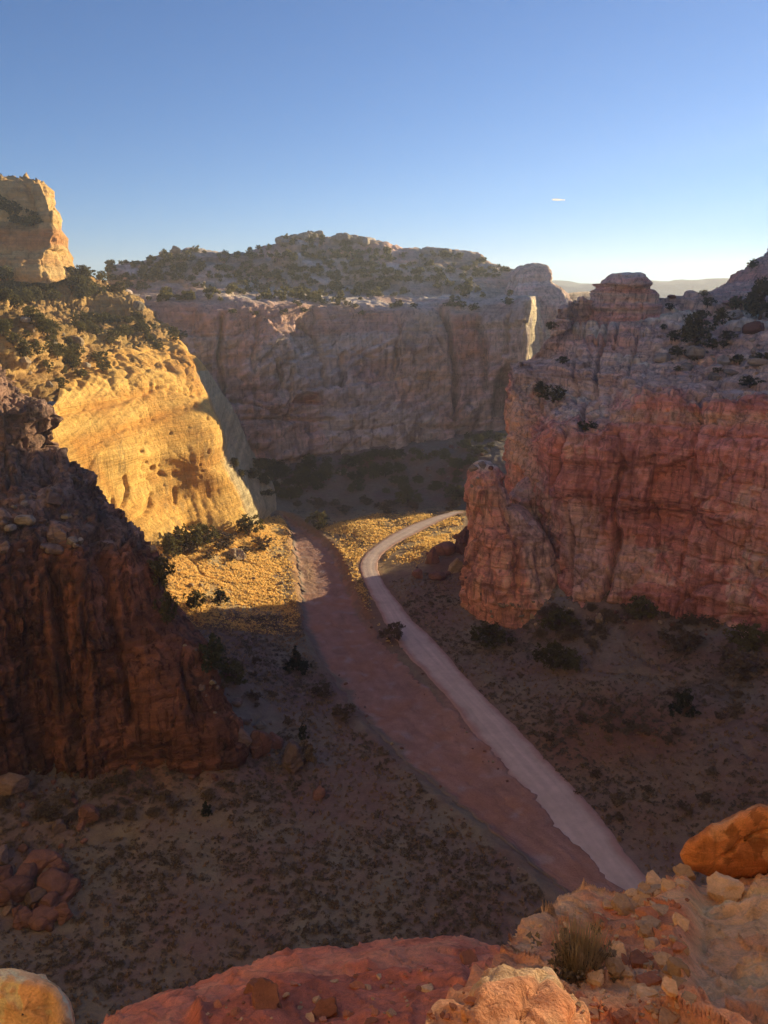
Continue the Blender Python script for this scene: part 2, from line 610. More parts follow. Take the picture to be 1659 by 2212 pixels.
def _fit():
    X = GP[:, :2] / 100
    n = len(X)
    K = _tps(((X[:, None] - X[None]) ** 2).sum(-1)) + np.eye(n) * 2e-4
    Q = np.hstack([np.ones((n, 1)), X])
    A = np.block([[K, Q], [Q.T, np.zeros((3, 3))]])
    return np.linalg.solve(A, np.concatenate([GP[:, 2], np.zeros(3)]))


TPSW = _fit()


def base_h(x, y):
    xc, yc = np.clip(x, -140, 150) / 100, np.clip(y, 30, 350) / 100
    out = np.empty(len(x))
    X = GP[:, :2] / 100
    n = len(X)
    for s in range(0, len(x), 40000):
        a = xc[s:s + 40000]
        b = yc[s:s + 40000]
        k = _tps((a[:, None] - X[None, :, 0]) ** 2 + (b[:, None] - X[None, :, 1]) ** 2)
        out[s:s + 40000] = k @ TPSW[:n] + TPSW[n] + TPSW[n + 1] * a + TPSW[n + 2] * b
    return np.clip(out, -2, 26)


ROAD_PX = [  # (py, left px, right px)
    (2060, 1440, 1530), (1990, 1372, 1460), (1922, 1302, 1388), (1860, 1252, 1340), (1800, 1208, 1296), (1735, 1163, 1247), (1660, 1106, 1178), (1585, 1040, 1110), (1524, 995, 1052), (1487, 960, 1016),
    (1449, 926, 982), (1412, 890, 951), (1374, 860, 917), (1337, 836, 881), (1299, 814, 853), (1262, 794, 827), (1224, 780, 812), (1200, 790, 822),
    (1187, 804, 836), (1170, 826, 862), (1150, 858, 900), (1130, 902, 940), (1115, 945, 975), (1106, 975, 1003)]
WASH_PX = [
    (1985, 1290, 1420), (1927, 1214, 1340), (1880, 1160, 1290), (1837, 1109, 1245), (1787, 1052, 1202), (1750, 1004, 1168), (1712, 955, 1133), (1675, 905, 1103), (1637, 867, 1069), (1600, 829, 1028), (1562, 795, 987),
    (1524, 762, 950), (1487, 732, 912), (1449, 708, 878), (1412, 682, 842), (1374, 666, 812), (1337, 655, 788), (1299, 650, 768), (1262, 648, 751),
    (1224, 642, 737), (1187, 634, 714), (1160, 632, 682), (1143, 622, 655), (1128, 606, 628)]


def flat_line(pts, z):
    return np.array([G(px, py, z)[:2] for px, py in pts])


def smooth_line(a, k=6):
    a = np.array(a)
    t = np.arange(len(a))
    tt = np.linspace(0, len(a) - 1, (len(a) - 1) * k + 1)
    out = []
    for c in range(a.shape[1]):
        p = np.pad(a[:, c], 1, mode='reflect', reflect_type='odd')
        i = np.clip(tt.astype(int), 0, len(a) - 2)
        u = tt - i
        p0, p1, p2, p3 = p[i], p[i + 1], p[i + 2], p[i + 3]
        out.append(0.5 * (2 * p1 + (p2 - p0) * u + (2 * p0 - 5 * p1 + 4 * p2 - p3) * u ** 2 + (3 * p1 - p0 - 3 * p2 + p3) * u ** 3))
    return np.stack(out, 1)


RZ = np.interp([r[0] for r in ROAD_PX], [1106, 1224, 1337, 1600, 1900], [1.8, 1.1, .7, .35, 0.05])
road_L = smooth_line([G(l, py, z)[:2] for (py, l, r), z in zip(ROAD_PX, RZ)])
road_R = smooth_line([G(r, py, z)[:2] for (py, l, r), z in zip(ROAD_PX, RZ)])
road_C = (road_L + road_R) / 2
wash_L = smooth_line([G(l, py, -.4)[:2] for py, l, r in WASH_PX])
wash_R = smooth_line([G(r, py, -.4)[:2] for py, l, r in WASH_PX])
road_poly = [tuple(p) for p in road_L] + [tuple(p) for p in road_R[::-1]]
wash_poly = [tuple(p) for p in wash_L] + [tuple(p) for p in wash_R[::-1]]


def sd_poly(x, y, poly):
    out = np.full(len(x), 60.0)
    pa = np.array(poly)
    near = (x > pa[:, 0].min() - 20) & (x < pa[:, 0].max() + 20) & (y > pa[:, 1].min() - 20) & (y < pa[:, 1].max() + 20)
    xs, ys = x[near], y[near]
    ds = seg_dist(xs, ys, poly + [poly[0]])
    out[near] = np.where(in_poly(xs, ys, poly), -ds, ds)
    return out


def ground_h(x, y, detail=True):
    x = np.asarray(x, float)
    y = np.asarray(y, float)
    h = base_h(x, y)
    sr = sd_poly(x, y, road_poly)
    sw = sd_poly(x, y, wash_poly)
    P = np.stack([x, y, np.zeros(len(x))], 1)
    if detail:
        away = sstep(0.5, 6, np.minimum(sr, sw + 1.5))
        rough = np.clip((h - 2.5) / 6, 0.12, 1)
        h = h + away * (0.55 * fbm(P * 0.10, 3, 5) * (0.5 + rough) + 0.35 * rough * fbm(P * 0.6, 3, 6))
        # gullies running off the slopes
        g = np.abs(fbm(P * 0.055, 2, 40))
        h = h - away * 0.8 * np.exp(-(g / 0.05) ** 2) * np.clip((h - 1) / 4, 0, 1)
    w = sw + 0.9 * fbm(P * 0.35, 3, 44)
    bank = sstep(-1.4, 1.0, w)
    wz = -0.55 + 0.12 * fbm(P * 0.25, 3, 45)
    h = wz * (1 - bank) + h * bank
    h = h + 0.35 * np.exp(-((w - 1.6) / 1.0) ** 2) * (sr > 2)
    # road bench
    t = sstep(0.3, 5.5, sr)
    dd = np.full(len(x), 0.0)
    near = sr < 7
    if near.any():
        C = road_C[::2]
        q = np.stack([x[near], y[near]], 1)
        k = np.argmin(((q[:, None] - C[None]) ** 2).sum(-1), 1)
        zc = np.interp(np.linspace(0, 1, len(road_C)), np.linspace(0, 1, len(RZ)), RZ)[::2]
        dd[near] = zc[k]
    h = np.where(near, dd * (1 - t) + h * t, h)
    return h, sr, sw


def build_ground():
    fx = np.arange(-125, 130.01, 0.5)
    fy = np.arange(46, 318.01, 0.5)
    ex = np.array([3, 7, 14, 26, 45, 80, 150, 300, 550, 900, 1400, 1900.0])
    ax = np.concatenate([fx[0] - ex[::-1], fx, fx[-1] + ex])
    ay = np.concatenate([fy[0] - ex[::-1][-8:], fy, fy[-1] + ex])
    X, Y = np.meshgrid(ax, ay)
    x, y = X.ravel(), Y.ravel()
    h, sr, sw = ground_h(x, y)
    P = np.stack([x, y, h], 1)
    px, py = proj(P)
    n1 = fbm(P * 0.045, 3, 61)
    n2 = fbm(P * 0.30, 3, 62)
    grass = np.clip(0.45 + 1.1 * n1 + 0.5 * n2, 0, 1) * sstep(0.2, 2.5, sr)
    slope = np.clip((h - 3.5) / 4, 0, 1)
    col = mixc(SOIL[None], DUN[None], grass * (1 - 0.55 * slope))
    col = mixc(col, lin(.25, .19, .155)[None], np.clip(slope * (0.35 + 1.2 * fbm(P * 0.12, 2, 63)), 0, .8))
    lit_soil = np.clip(soft_poly(px, py, [(330, 1190), (520, 1150), (640, 1130), (650, 1320), (380, 1345)], 14) + soft_poly(px, py, [(680, 1130), (830, 1106), (1010, 1102), (1000, 1160), (900, 1240), (800, 1240), (740, 1200)], 14), 0, 1)
    col = mixc(col, lin(.74, .42, .17)[None], .9 * lit_soil * np.clip(.7 + .6 * n2, 0, 1))  # soil painted brighter where the sun falls
    rd = (1 - lit_soil) * np.clip(1.6 * fbm(P * 0.035, 2, 64) - 0.15, 0, 1)
    col = mixc(col, lin(.30, .105, .05)[None], 0.75 * rd * (1 - slope * .3))
    # dusty verge of the road and red cut banks
    verge = np.exp(-np.clip(sr - 0.2, 0, 99) / (1.2 + 1.0 * np.clip(n2 + .3, 0, 1)))
    col = mixc(col, lin(.40, .18, .09)[None], 0.75 * verge)
    shoulder = soft_poly(px, py, [(1214, 1690), (1334, 1812), (1440, 1900), (1440, 2000), (1290, 1985), (1214, 1900), (1130, 1760)], 12)
    col = mixc(col, lin(.33, .20, .15)[None], 0.85 * shoulder)
    col = mixc(col, lin(.31, .165, .125)[None], 1 - sstep(-.6, .6, sw))
    gap = soft_poly(px, py, [(950, 1500), (1010, 1510), (1115, 1640), (1190, 1750), (1330, 1930), (1230, 1960), (1130, 1790), (1040, 1660)], 10)
    col = mixc(col, lin(.47, .22, .155)[None], .85 * gap)
    wb = np.exp(-((sw - 0.9) / 1.1) ** 2) * (y > 150)
    col = mixc(col, lin(.40, .15, .065)[None], 0.7 * wb)
    for (a, b, c, rr, t) in ((1180, 1290, lin(.42, .32, .26), 60, .7), (1090, 1330, lin(.40, .28, .22), 50, .5), (1330, 1390, lin(.40, .25, .18), 40, .6)):
        g = np.exp(-(((px - a) / rr) ** 2 + ((py - b) / (rr * .45)) ** 2)) * np.clip(.6 + 1.5 * n2, 0, 1)
        col = mixc(col, c[None], t * g)
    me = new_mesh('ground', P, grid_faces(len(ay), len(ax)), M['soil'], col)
    o = tag(link('ground', me), 'red and tan canyon floor of soil and dry grass', None, None, 'structure')
    return o


def strip_mesh(name, L, Rr, nac, lift, mat, colf, bend=None, wob=0.0, seed=0):
    """a draped strip between two edge lines"""
    n = len(L)
    d = np.concatenate([[0], np.cumsum(np.linalg.norm(np.diff((L + Rr) / 2, axis=0), axis=1))])
    m = int(d[-1] / 0.6)
    dd = np.linspace(0, d[-1], m)
    Li = np.stack([np.interp(dd, d, L[:, k]) for k in (0, 1)], 1)
    Ri = np.stack([np.interp(dd, d, Rr[:, k]) for k in (0, 1)], 1)
    e = Ri - Li
    e /= np.linalg.norm(e, axis=1, keepdims=True)
    q = np.stack([dd * 0.22, np.zeros(m), np.zeros(m)], 1)
    q2 = np.stack([dd * 0.9, np.zeros(m) + 3, np.zeros(m)], 1)
    Li = Li - e * (wob * (fbm(q, 3, seed) + .5 * fbm(q2, 2, seed + 2)))[:, None]
    Ri = Ri + e * (wob * (fbm(q + 40, 3, seed) + .5 * fbm(q2 + 40, 2, seed + 2)))[:, None]
    u = np.linspace(0, 1, nac)
    V = Li[:, None] * (1 - u[None, :, None]) + Ri[:, None] * u[None, :, None]
    x, y = V[..., 0].ravel(), V[..., 1].ravel()
    h, sr, sw = ground_h(x, y, False)
    uu = np.tile(u, m)
    ss = np.repeat(dd, nac)
    z = h + lift + (bend(uu, ss, x, y) if bend else 0)
    z = z - (0.10 + lift) * np.where((uu < 0.001) | (uu > 0.999), 1, 0)
    P = np.stack([x, y, z], 1)
    me = new_mesh(name, P, grid_faces(m, nac), mat, colf(P, uu, ss))
    return tag(link(name, me), None, None, None, 'structure')


def road_col(P, u, s):
    c = np.tile(lin(.52, .385, .31), (len(P), 1))
    tr = np.exp(-((u - .36) / .05) ** 2) + np.exp(-((u - .62) / .05) ** 2)
    nn = fbm(np.stack([P[:, 0] * .25, P[:, 1] * .25, P[:, 2]], 1), 4, 71)
    rut = fbm(np.stack([u * 14, s * .05, s * 0], 1), 3, 77)
    c = c * (1 + 0.10 * tr + 0.12 * nn + .14 * rut)[:, None]
    e = np.minimum(u, 1 - u) + .05 * nn + .03 * fbm(P * 1.1, 2, 78)
    c = mixc(c, lin(.40, .225, .17)[None], sstep(.24, .05, e) * .95)
    return c


def wash_col(P, u, s):
    n = fbm(P * np.array([.12, .12, 0]), 3, 72)
    n2 = fbm(np.stack([u * 9 + 2 * fbm(P * .05, 2, 3), s * .03, s * 0], 1), 3, 73)
    c = np.tile(lin(.38, .205, .145), (len(P), 1)) * (1 + .16 * n + .16 * n2)[:, None]
    c = mixc(c, lin(.36, .16, .085)[None], np.clip(n * 1.4, 0, .6))
    c = mixc(c, lin(.40, .30, .26)[None], np.clip(fbm(P * np.array([.35, .35, 0]), 2, 74) * 1.5 - .35, 0, .6))
    # channel lines and the pale gravel edge on the near bank
    ln = np.exp(-(np.abs(fbm(np.stack([u * 2.5, s * .045, s * 0], 1), 2, 75)) / .03) ** 2)
    c = c * (1 - .14 * ln * (u > .1) * (u < .95))[:, None]
    e = np.where((u > .5) & (P[:, 1] < 140), 1, np.minimum(u, 1 - u)) + .05 * n + .04 * fbm(P * .8, 2, 79)
    c = mixc(c, lin(.20, .16, .115)[None], .9 * sstep(.13, .02, e))
    c = mixc(c, lin(.42, .16, .07)[None], .6 * np.exp(-(1 - u) / .05) * (P[:, 1] > 140))
    bar = np.exp(-(((u - .22) / .16) ** 2 + ((P[:, 1] - 180) / 14) ** 2))
    return mixc(c, lin(.40, .25, .13)[None], .7 * bar)


def wash_bend(u, s, x, y):
    n = fbm(np.stack([u * 3, s * .05, s * 0], 1), 3, 75)
    ln = np.exp(-(np.abs(fbm(np.stack([u * 2.5, s * .045, s * 0], 1), 2, 75)) / .04) ** 2)
    return 0.14 * n - 0.10 * ln + 0.06 * fbm(np.stack([x, y, x * 0], 1) * .8, 2, 76) + 0.15


ground = build_ground()
wash = strip_mesh('dry_path_wash', wash_L, wash_R, 44, 0.12, M['wash'], wash_col, wash_bend, 1.3, 81)
wash.name = 'dry_river_bed_ground'
tag(wash, 'broad reddish dry wash bed winding beside the pale road')
_rw = np.interp(road_C[:, 1], [60, 150, 200], [1.75, 1.4, 1.15])[:, None]
road = strip_mesh('gravel_road', road_C + (road_L - road_C) * _rw, road_C + (road_R - road_C) * _rw, 26, 0.09, M['road'], road_col, lambda u, s, x, y: 0.10 * (1 - (2 * u - 1) ** 2) - .02 * (np.exp(-((u - .3) / .06) ** 2) + np.exp(-((u - .68) / .06) ** 2)), 0.30, 82)
tag(road, 'pale gravel road curving along the canyon floor')


def down(p, dz=4.0):
    return p - np.array([0, 0, dz])


# ------------------------------------------------------------------ canyon walls
def left_buttress():
    base = [G(-300, 1790, 9), G(0, 1702, 8), G(112, 1676, 7), G(180, 1684, 6.5), G(262, 1664, 6), G(380, 1660, 5.5), G(484, 1656, 5)]
    r0 = [down(p) for p in base] + [W(-27, 108, 2), W(-43, 138, 3), W(-62, 166, 5)]
    yb = [p[1] for p in base]

    def row(pts, dy, side):
        return [at(px, py, y + d) for (px, py), y, d in zip(pts, yb, dy)] + side
    r0b = base + [W(-27.5, 109, 7), W(-43.5, 138, 8), W(-62.5, 166, 9)]
    r1 = row([(-290, 1600), (0, 1550), (122, 1530), (187, 1540), (258, 1520), (355, 1520), (450, 1522)], [1, 1, 1.5, 1.5, 1.5, 1.5, 2.5], [W(-32, 111, 15), W(-46, 139, 15), W(-65, 166, 15)])
    r2 = row([(-280, 1450), (0, 1430), (122, 1410), (187, 1420), (248, 1400), (330, 1405), (411, 1410)], [2, 2, 2.5, 3, 3, 4, 6], [W(-37, 114, 22), W(-51, 140, 22), W(-67, 166, 22)])
    r3 = row([(-270, 1320), (0, 1300), (117, 1300), (184, 1290), (235, 1280), (300, 1285), (349, 1300)], [3, 3, 4, 5, 6, 7, 9], [W(-41, 117, 28), W(-54, 141, 28), W(-69, 166, 28)])
    r4 = row([(-260, 1230), (0, 1215), (112, 1218), (180, 1212), (222, 1190), (275, 1184), (314, 1182)], [5, 5, 6, 7, 9, 10, 12], [W(-43, 120, 31), W(-57, 142, 31), W(-71, 166, 31)])
    Y = lambda pts: [at(*p) for p in pts]
    r5 = Y([(-250, 1100, 96), (0, 1100, 98), (85, 1090, 102), (130, 1085, 105), (165, 1080, 108), (205, 1090, 111), (238, 1103, 113)]) + [W(-50, 126, 34), W(-61, 144, 34), W(-76, 168, 34)]
    r6 = Y([(-250, 985, 112), (0, 1005, 113), (45, 1002, 116), (80, 1000, 119), (110, 1000, 122), (138, 1000, 124), (160, 1003, 125)]) + [W(-57, 134, 38), W(-67, 148, 38), W(-82, 170, 38)]
    r7 = Y([(-250, 950, 119), (0, 962, 119), (40, 962, 121), (75, 964, 124), (102, 966, 127), (120, 967, 129), (132, 968, 130)]) + [W(-61, 137, 40), W(-71, 150, 40), W(-86, 171, 40)]
    r8 = Y([(-250, 860, 121), (0, 884, 121), (40, 886, 123), (75, 888, 126), (102, 890, 129), (120, 892, 131), (134, 894, 132)]) + [W(-63, 139, 45), W(-74, 151, 45), W(-89, 172, 45)]
    r9 = Y([(-250, 830, 127), (0, 858, 128), (22, 860, 130), (45, 862, 133), (62, 864, 136), (76, 866, 138), (87, 869, 140)]) + [W(-68, 145, 47), W(-79, 155, 47), W(-92, 175, 46)]
    r10 = Y([(-250, 770, 138), (-60, 780, 138), (-45, 782, 139), (-30, 785, 142), (-18, 788, 145), (-8, 790, 148), (0, 793, 150)]) + [W(-80, 155, 50), W(-88, 162, 49), W(-98, 180, 47)]
    r11 = [p + np.array([-6, 22, -8]) for p in r10]
    rows = [r0, r0b, r1, r2, r3, r4, r5, r6, r7, r8, r9, r10, r11]

    def fn(P, N, px, py):
        gro = [([(112, 1217), (122, 1330), (140, 1470), (161, 1600)], 8, 2.6), ([(221, 1195), (245, 1300), (268, 1442), (280, 1560)], 6, 2.0),
               ([(20, 1240), (40, 1420)], 6, 1.0), ([(60, 1260), (75, 1500)], 5, 1.0), ([(95, 1250), (110, 1560)], 4, .9), ([(180, 1300), (188, 1420)], 5, .9),
               ([(195, 1487), (268, 1481)], 3, .6), ([(207, 1600), (270, 1580)], 3, .7), ([(262, 1662), (330, 1648), (420, 1640)], 4, .7), ([(390, 1420), (425, 1560)], 4, 1.2)]
        flut = fbm(np.stack([P[:, 0] * .55, P[:, 1] * .55, P[:, 2] * .03], 1), 3, 101) * 1.0 * sstep(230, 120, px) * np.clip(1 - np.abs(N[:, 2]) * 1.5, 0, 1)
        up = sstep(1010, 975, py) * (py > 0)
        d = rock(P, N, px, py, 100, (1.0, .06), [(9, 16, 1.6, .5, .05, 's'), (3.2, 2.2, .7, .5, .06, 'a')], [(.30, .45, 's')], ((.22, .5, 4),), [], gro)
        rz = sstep(1195, 1175, py) * (py > 0) * (1 - sstep(1010, 975, py))
        d = d + rz * (masonry(P, 151, 1.5, 3.4, 1.5, .5, .2)[0] + masonry(P, 161, .8, 1.7, .6, .25, .12)[0])
        q = np.stack([P[:, 0] / 4.5, P[:, 1] / 4.5, P[:, 2] / 2.4], 1)
        f1, f2, cid = worley(q, 188)
        m1, o1, k1 = masonry(P, 131, 8, 5, .7, .5, .2)
        m2, o2, k2 = masonry(P, 141, 2.3, 4.2, 1.9, .7, .2)
        d = d + (1 - up) * np.clip(1 - np.abs(N[:, 2]) * 1.3, 0, 1) * m1 + up * m2
        d = d + (1 - up) * (1 - rz) * sstep(330, 260, px) * masonry(P, 171, 22, 2.4, 1.0, .7, .14, (1, .3))[0]
        d = d + .6 * flut + up * ((cid - .5) * .9 - .7 * np.exp(-(f2 - f1) / .06))
        st = strata(P, 103, .3)
        sv = streaks(P, 104, .7)
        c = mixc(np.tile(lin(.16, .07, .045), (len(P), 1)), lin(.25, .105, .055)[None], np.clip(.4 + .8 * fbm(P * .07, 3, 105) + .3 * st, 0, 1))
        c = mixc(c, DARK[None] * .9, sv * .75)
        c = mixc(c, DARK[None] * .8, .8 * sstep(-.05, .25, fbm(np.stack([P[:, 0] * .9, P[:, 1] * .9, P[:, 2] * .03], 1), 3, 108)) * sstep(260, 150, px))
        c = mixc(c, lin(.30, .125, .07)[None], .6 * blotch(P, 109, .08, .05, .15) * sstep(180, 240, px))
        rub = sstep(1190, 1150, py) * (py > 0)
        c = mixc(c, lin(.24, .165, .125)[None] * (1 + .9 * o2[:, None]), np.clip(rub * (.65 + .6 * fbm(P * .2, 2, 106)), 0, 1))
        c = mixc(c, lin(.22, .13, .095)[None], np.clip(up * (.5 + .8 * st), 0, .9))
        return d, c
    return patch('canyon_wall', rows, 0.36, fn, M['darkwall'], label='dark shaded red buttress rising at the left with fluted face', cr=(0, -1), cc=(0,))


def lit_wall():
    b = [W(-78, 150, 10), G(330, 1182, 10), G(420, 1152, 8), G(525, 1140, 5.5), G(560, 1126, 4), G(588, 1112, 3)]
    bk = [(-36, 246), (-52, 272), (-80, 292)]
    r0 = [down(p, 4) for p in b] + [W(x, y, 0) for x, y in bk]
    r0b = b + [W(x, y, 6) for x, y in bk]
    A = lambda pts, side: [at(*p) for p in pts] + [W(*s) for s in side]
    r1 = A([(100, 1100, 152), (275, 1085, 173), (385, 1070, 190), (507, 1078, 203.5), (545, 1070, 213), (562, 1074, 223)], [(-40, 246, 12), (-56, 272, 12), (-84, 292, 12)])
    r2 = A([(90, 1030, 152), (240, 1010, 171), (362, 1000, 189), (484, 1020, 203), (510, 1012, 213), (523, 1015, 223)], [(-45, 247, 22), (-60, 272, 22), (-86, 292, 22)])
    r2b = A([(88, 1010, 152), (236, 990, 170.5), (358, 985, 188), (470, 1003, 202.4), (497, 985, 213), (506, 992, 223)], [(-46, 247, 25), (-61, 272, 25), (-87, 292, 25)])
    r3 = A([(86, 960, 154), (225, 940, 172), (346, 930, 190), (471, 935, 204), (479, 934, 214), (482, 935, 223)], [(-49, 247, 32), (-63, 272, 32), (-88, 292, 32)])
    r4 = A([(90, 905, 158), (218, 875, 177), (332, 865, 194), (442, 872, 208), (455, 866, 216), (461, 874, 224)], [(-54, 248, 40), (-67, 272, 40), (-92, 292, 40)])
    r5 = A([(120, 870, 164), (212, 824, 183), (322, 806, 199), (405, 812, 212), (425, 800, 220), (436, 808, 227)], [(-58, 249, 46), (-72, 272, 46), (-95, 292, 46)])
    r6 = A([(130, 835, 172), (216, 797, 190), (312, 782, 207), (378, 775, 221), (398, 760, 229), (410, 762, 234)], [(-64, 252, 50), (-78, 274, 50), (-98, 292, 50)])
    r7 = A([(130, 800, 186), (216, 765, 203), (302, 748, 221), (352, 735, 235), (374, 722, 241), (387, 726, 246)], [(-72, 262, 52), (-84, 278, 52), (-102, 294, 52)])
    rows = [r0, r0b, r1, r2, r2b, r3, r4, r5, r6, r7]
    rnd = np.random.default_rng(5)
    pits = []
    for cx, cy, sx, sy, n in ((380, 870, 50, 22, 22), (320, 960, 16, 30, 14), (360, 1022, 40, 14, 26), (440, 940, 20, 40, 30), (240, 850, 50, 25, 12), (345, 900, 60, 20, 12), (430, 990, 25, 20, 14)):
        for k in range(n):
            pits.append((cx + rnd.normal() * sx, cy + rnd.normal() * sy, 1.1 + 2.6 * rnd.random() ** 2.5))
    pits += [(380, 1025, 7), (352, 1024, 6), (333, 1012, 6), (306, 975, 5), (418, 850, 5), (405, 848, 4)]

    def fn(P, N, px, py):
        gro = [([(135, 893), (250, 870), (345, 835), (430, 845)], 7, .9), ([(190, 965), (270, 925), (400, 880)], 4, .5), ([(270, 1030), (275, 1060), (265, 1095)], 4, .9), ([(330, 1065), (315, 1110)], 4, .8),
               ([(382, 1055), (380, 1085)], 3, .8), ([(415, 1135), (450, 1155)], 9, 2.0), ([(240, 1080), (250, 1150)], 4, .6)]
        d = rock(P, N, px, py, 200, (0.9, .04), [(13, 11, .5, .10, .05, 's')], [(.10, .30, 's')], ((.09, .45, 4),), [], gro)
        zd = P[:, 2] - .30 * P[:, 1]
        lay = pn(np.stack([P[:, 0] * .01, P[:, 1] * .01, zd * .9], 1), 231) + .6 * pn(np.stack([P[:, 0] * .02, P[:, 1] * .02, zd * 2.3], 1), 232)
        d = d + .16 * np.tanh(2.5 * lay)
        d = d + .35 * fbm(P * .16, 3, 209) * sstep(900, 840, py)
        d = d - .35 * np.clip(fbm(np.stack([P[:, 0] * .5, P[:, 1] * .5, P[:, 2] * .06], 1), 3, 207), 0, 1) * sstep(1000, 1080, py)
        for (a, b_, s) in pits:
            dd = ((px - a) / s) ** 2 + ((py - b_) / s) ** 2
            d = d - .55 * np.clip(s / 4, .3, 1.3) * np.exp(-dd * dd)
        knob = sstep(870, 830, py) * (px < 420) * (px > 60)
        f1, f2, cid = worley(np.stack([P[:, 0] / 6, P[:, 1] / 6, P[:, 2] / 5], 1) + .25 * fbm(P * .3, 2, 218)[:, None], 219)
        d = d + knob * (1.0 * (1 - np.exp(-(f2 - f1) / .3)) - .7)
        st = strata(P, 203, .22, 4)
        sv = streaks(P, 204, .8)
        c = mixc(np.tile(lin(.54, .345, .15), (len(P), 1)), lin(.58, .42, .21)[None], np.clip(.5 + .9 * st + .5 * fbm(P * .06, 3, 205), 0, 1))
        c = c * (1 + .13 * lay)[:, None]
        c = mixc(c, lin(.42, .225, .09)[None], np.clip(1.2 * fbm(P * .05, 3, 206) + .1 - .3 * st, 0, .75))
        sl = soft_poly(px, py, [(150, 950), (300, 905), (430, 860), (440, 880), (320, 925), (200, 980), (260, 1090), (180, 1010)], 10)
        c = mixc(c, lin(.44, .22, .08)[None], .55 * sl)
        c = mixc(c, lin(.26, .20, .15)[None], np.clip(sv * .7 * sstep(900, 1000, py), 0, .6))
        c = mixc(c, lin(.38, .36, .36)[None] * (1 + .45 * lay[:, None]), .9 * sstep(0, 14, px - np.interp(py, [800, 850, 930, 1005, 1060, 1133], [420, 445, 474, 476, 505, 530])) * (py > 800))  # grey of the shaded end, painted along the cast shadow's edge
        return d, c
    return patch('canyon_wall', rows, 0.38, fn, M['wall'], label='golden sunlit sandstone dome wall with dark pockets at left', cr=(0,), cc=(-1, -2))


def left_shelves():
    A = lambda pts: [at(*p) for p in pts]
    r0 = A([(-260, 930, 148), (0, 880, 150), (80, 870, 158), (140, 860, 170), (216, 812, 192), (310, 792, 209), (388, 758, 240)])
    r1 = A([(-260, 770, 160), (0, 790, 157), (75, 800, 165), (148, 800, 180), (224, 772, 203), (306, 756, 222), (384, 733, 247)])
    r1b = A([(-260, 730, 164), (0, 735, 161), (80, 745, 168), (155, 765, 184), (224, 755, 207), (306, 742, 226), (380, 722, 250)])
    r2 = A([(-260, 655, 172), (0, 668, 167), (78, 690, 175), (148, 715, 191), (224, 722, 216), (308, 718, 234), (372, 706, 253)])
    r3 = A([(-260, 640, 226), (0, 640, 225), (70, 655, 227), (140, 674, 231), (226, 692, 238), (306, 696, 246), (352, 694, 257)])
    r4 = A([(-260, 615, 233), (0, 612, 232), (70, 622, 234), (140, 640, 238), (224, 655, 244), (296, 656, 250), (326, 676, 259)])
    r5 = A([(-260, 585, 240), (0, 580, 240), (70, 585, 242), (140, 595, 246), (202, 612, 250), (266, 632, 258), (311, 656, 265)])
    r6 = A([(-260, 555, 253), (0, 555, 253), (70, 560, 254), (150, 578, 257), (188, 594, 262), (240, 612, 269), (302, 652, 275)])
    r7 = [p + np.array([-3, 18, -10]) for p in r6]
    rows = [r0, r1, r1b, r2, r3, r4, r5, r6, r7]

    def fn(P, N, px, py):
        d = rock(P, N, px, py, 300, (1.2, .06), [(5, 4, 1.6, .8, .08, 'a')], [(.5, .35, 'a')], ((.3, .5, 4),), [(3.4, 3.0, 2.0, 'a'), (1.5, 1.4, .7, 'a')])
        led = soft_poly(px, py, [(232, 655), (312, 650), (318, 690), (240, 702)], 8)
        f1, f2, cid = worley(np.stack([P[:, 0] / 2.6, P[:, 1] / 2.6, P[:, 2] / 3.5], 1), 319)
        d = d + led * (2.4 * (1 - np.exp(-(f2 - f1) / .3)))
        m1, o1, k1 = masonry(P, 331, 2.4, 5, 1.5, .6, .25)
        d = (d * .7 + m1) * (1 - .45 * sstep(150, 200, px) * sstep(740, 690, py))
        st = strata(P, 303, .4)
        c = mixc(np.tile(lin(.30, .20, .13), (len(P), 1)), lin(.44, .33, .20)[None], np.clip(.45 + .9 * st + .6 * fbm(P * .09, 3, 305), 0, 1))
        veg = np.clip(.5 + 1.4 * fbm(P * .11, 3, 306), 0, 1) * sstep(.25, .6, np.abs(N[:, 2]))
        c = mixc(c, lin(.16, .12, .07)[None], .7 * veg)
        return d, c
    return patch('hill', rows, 0.5, fn, M['wall'], label='juniper covered ledges stepping up behind the golden wall at left', cr=(-1,), cc=(0,))


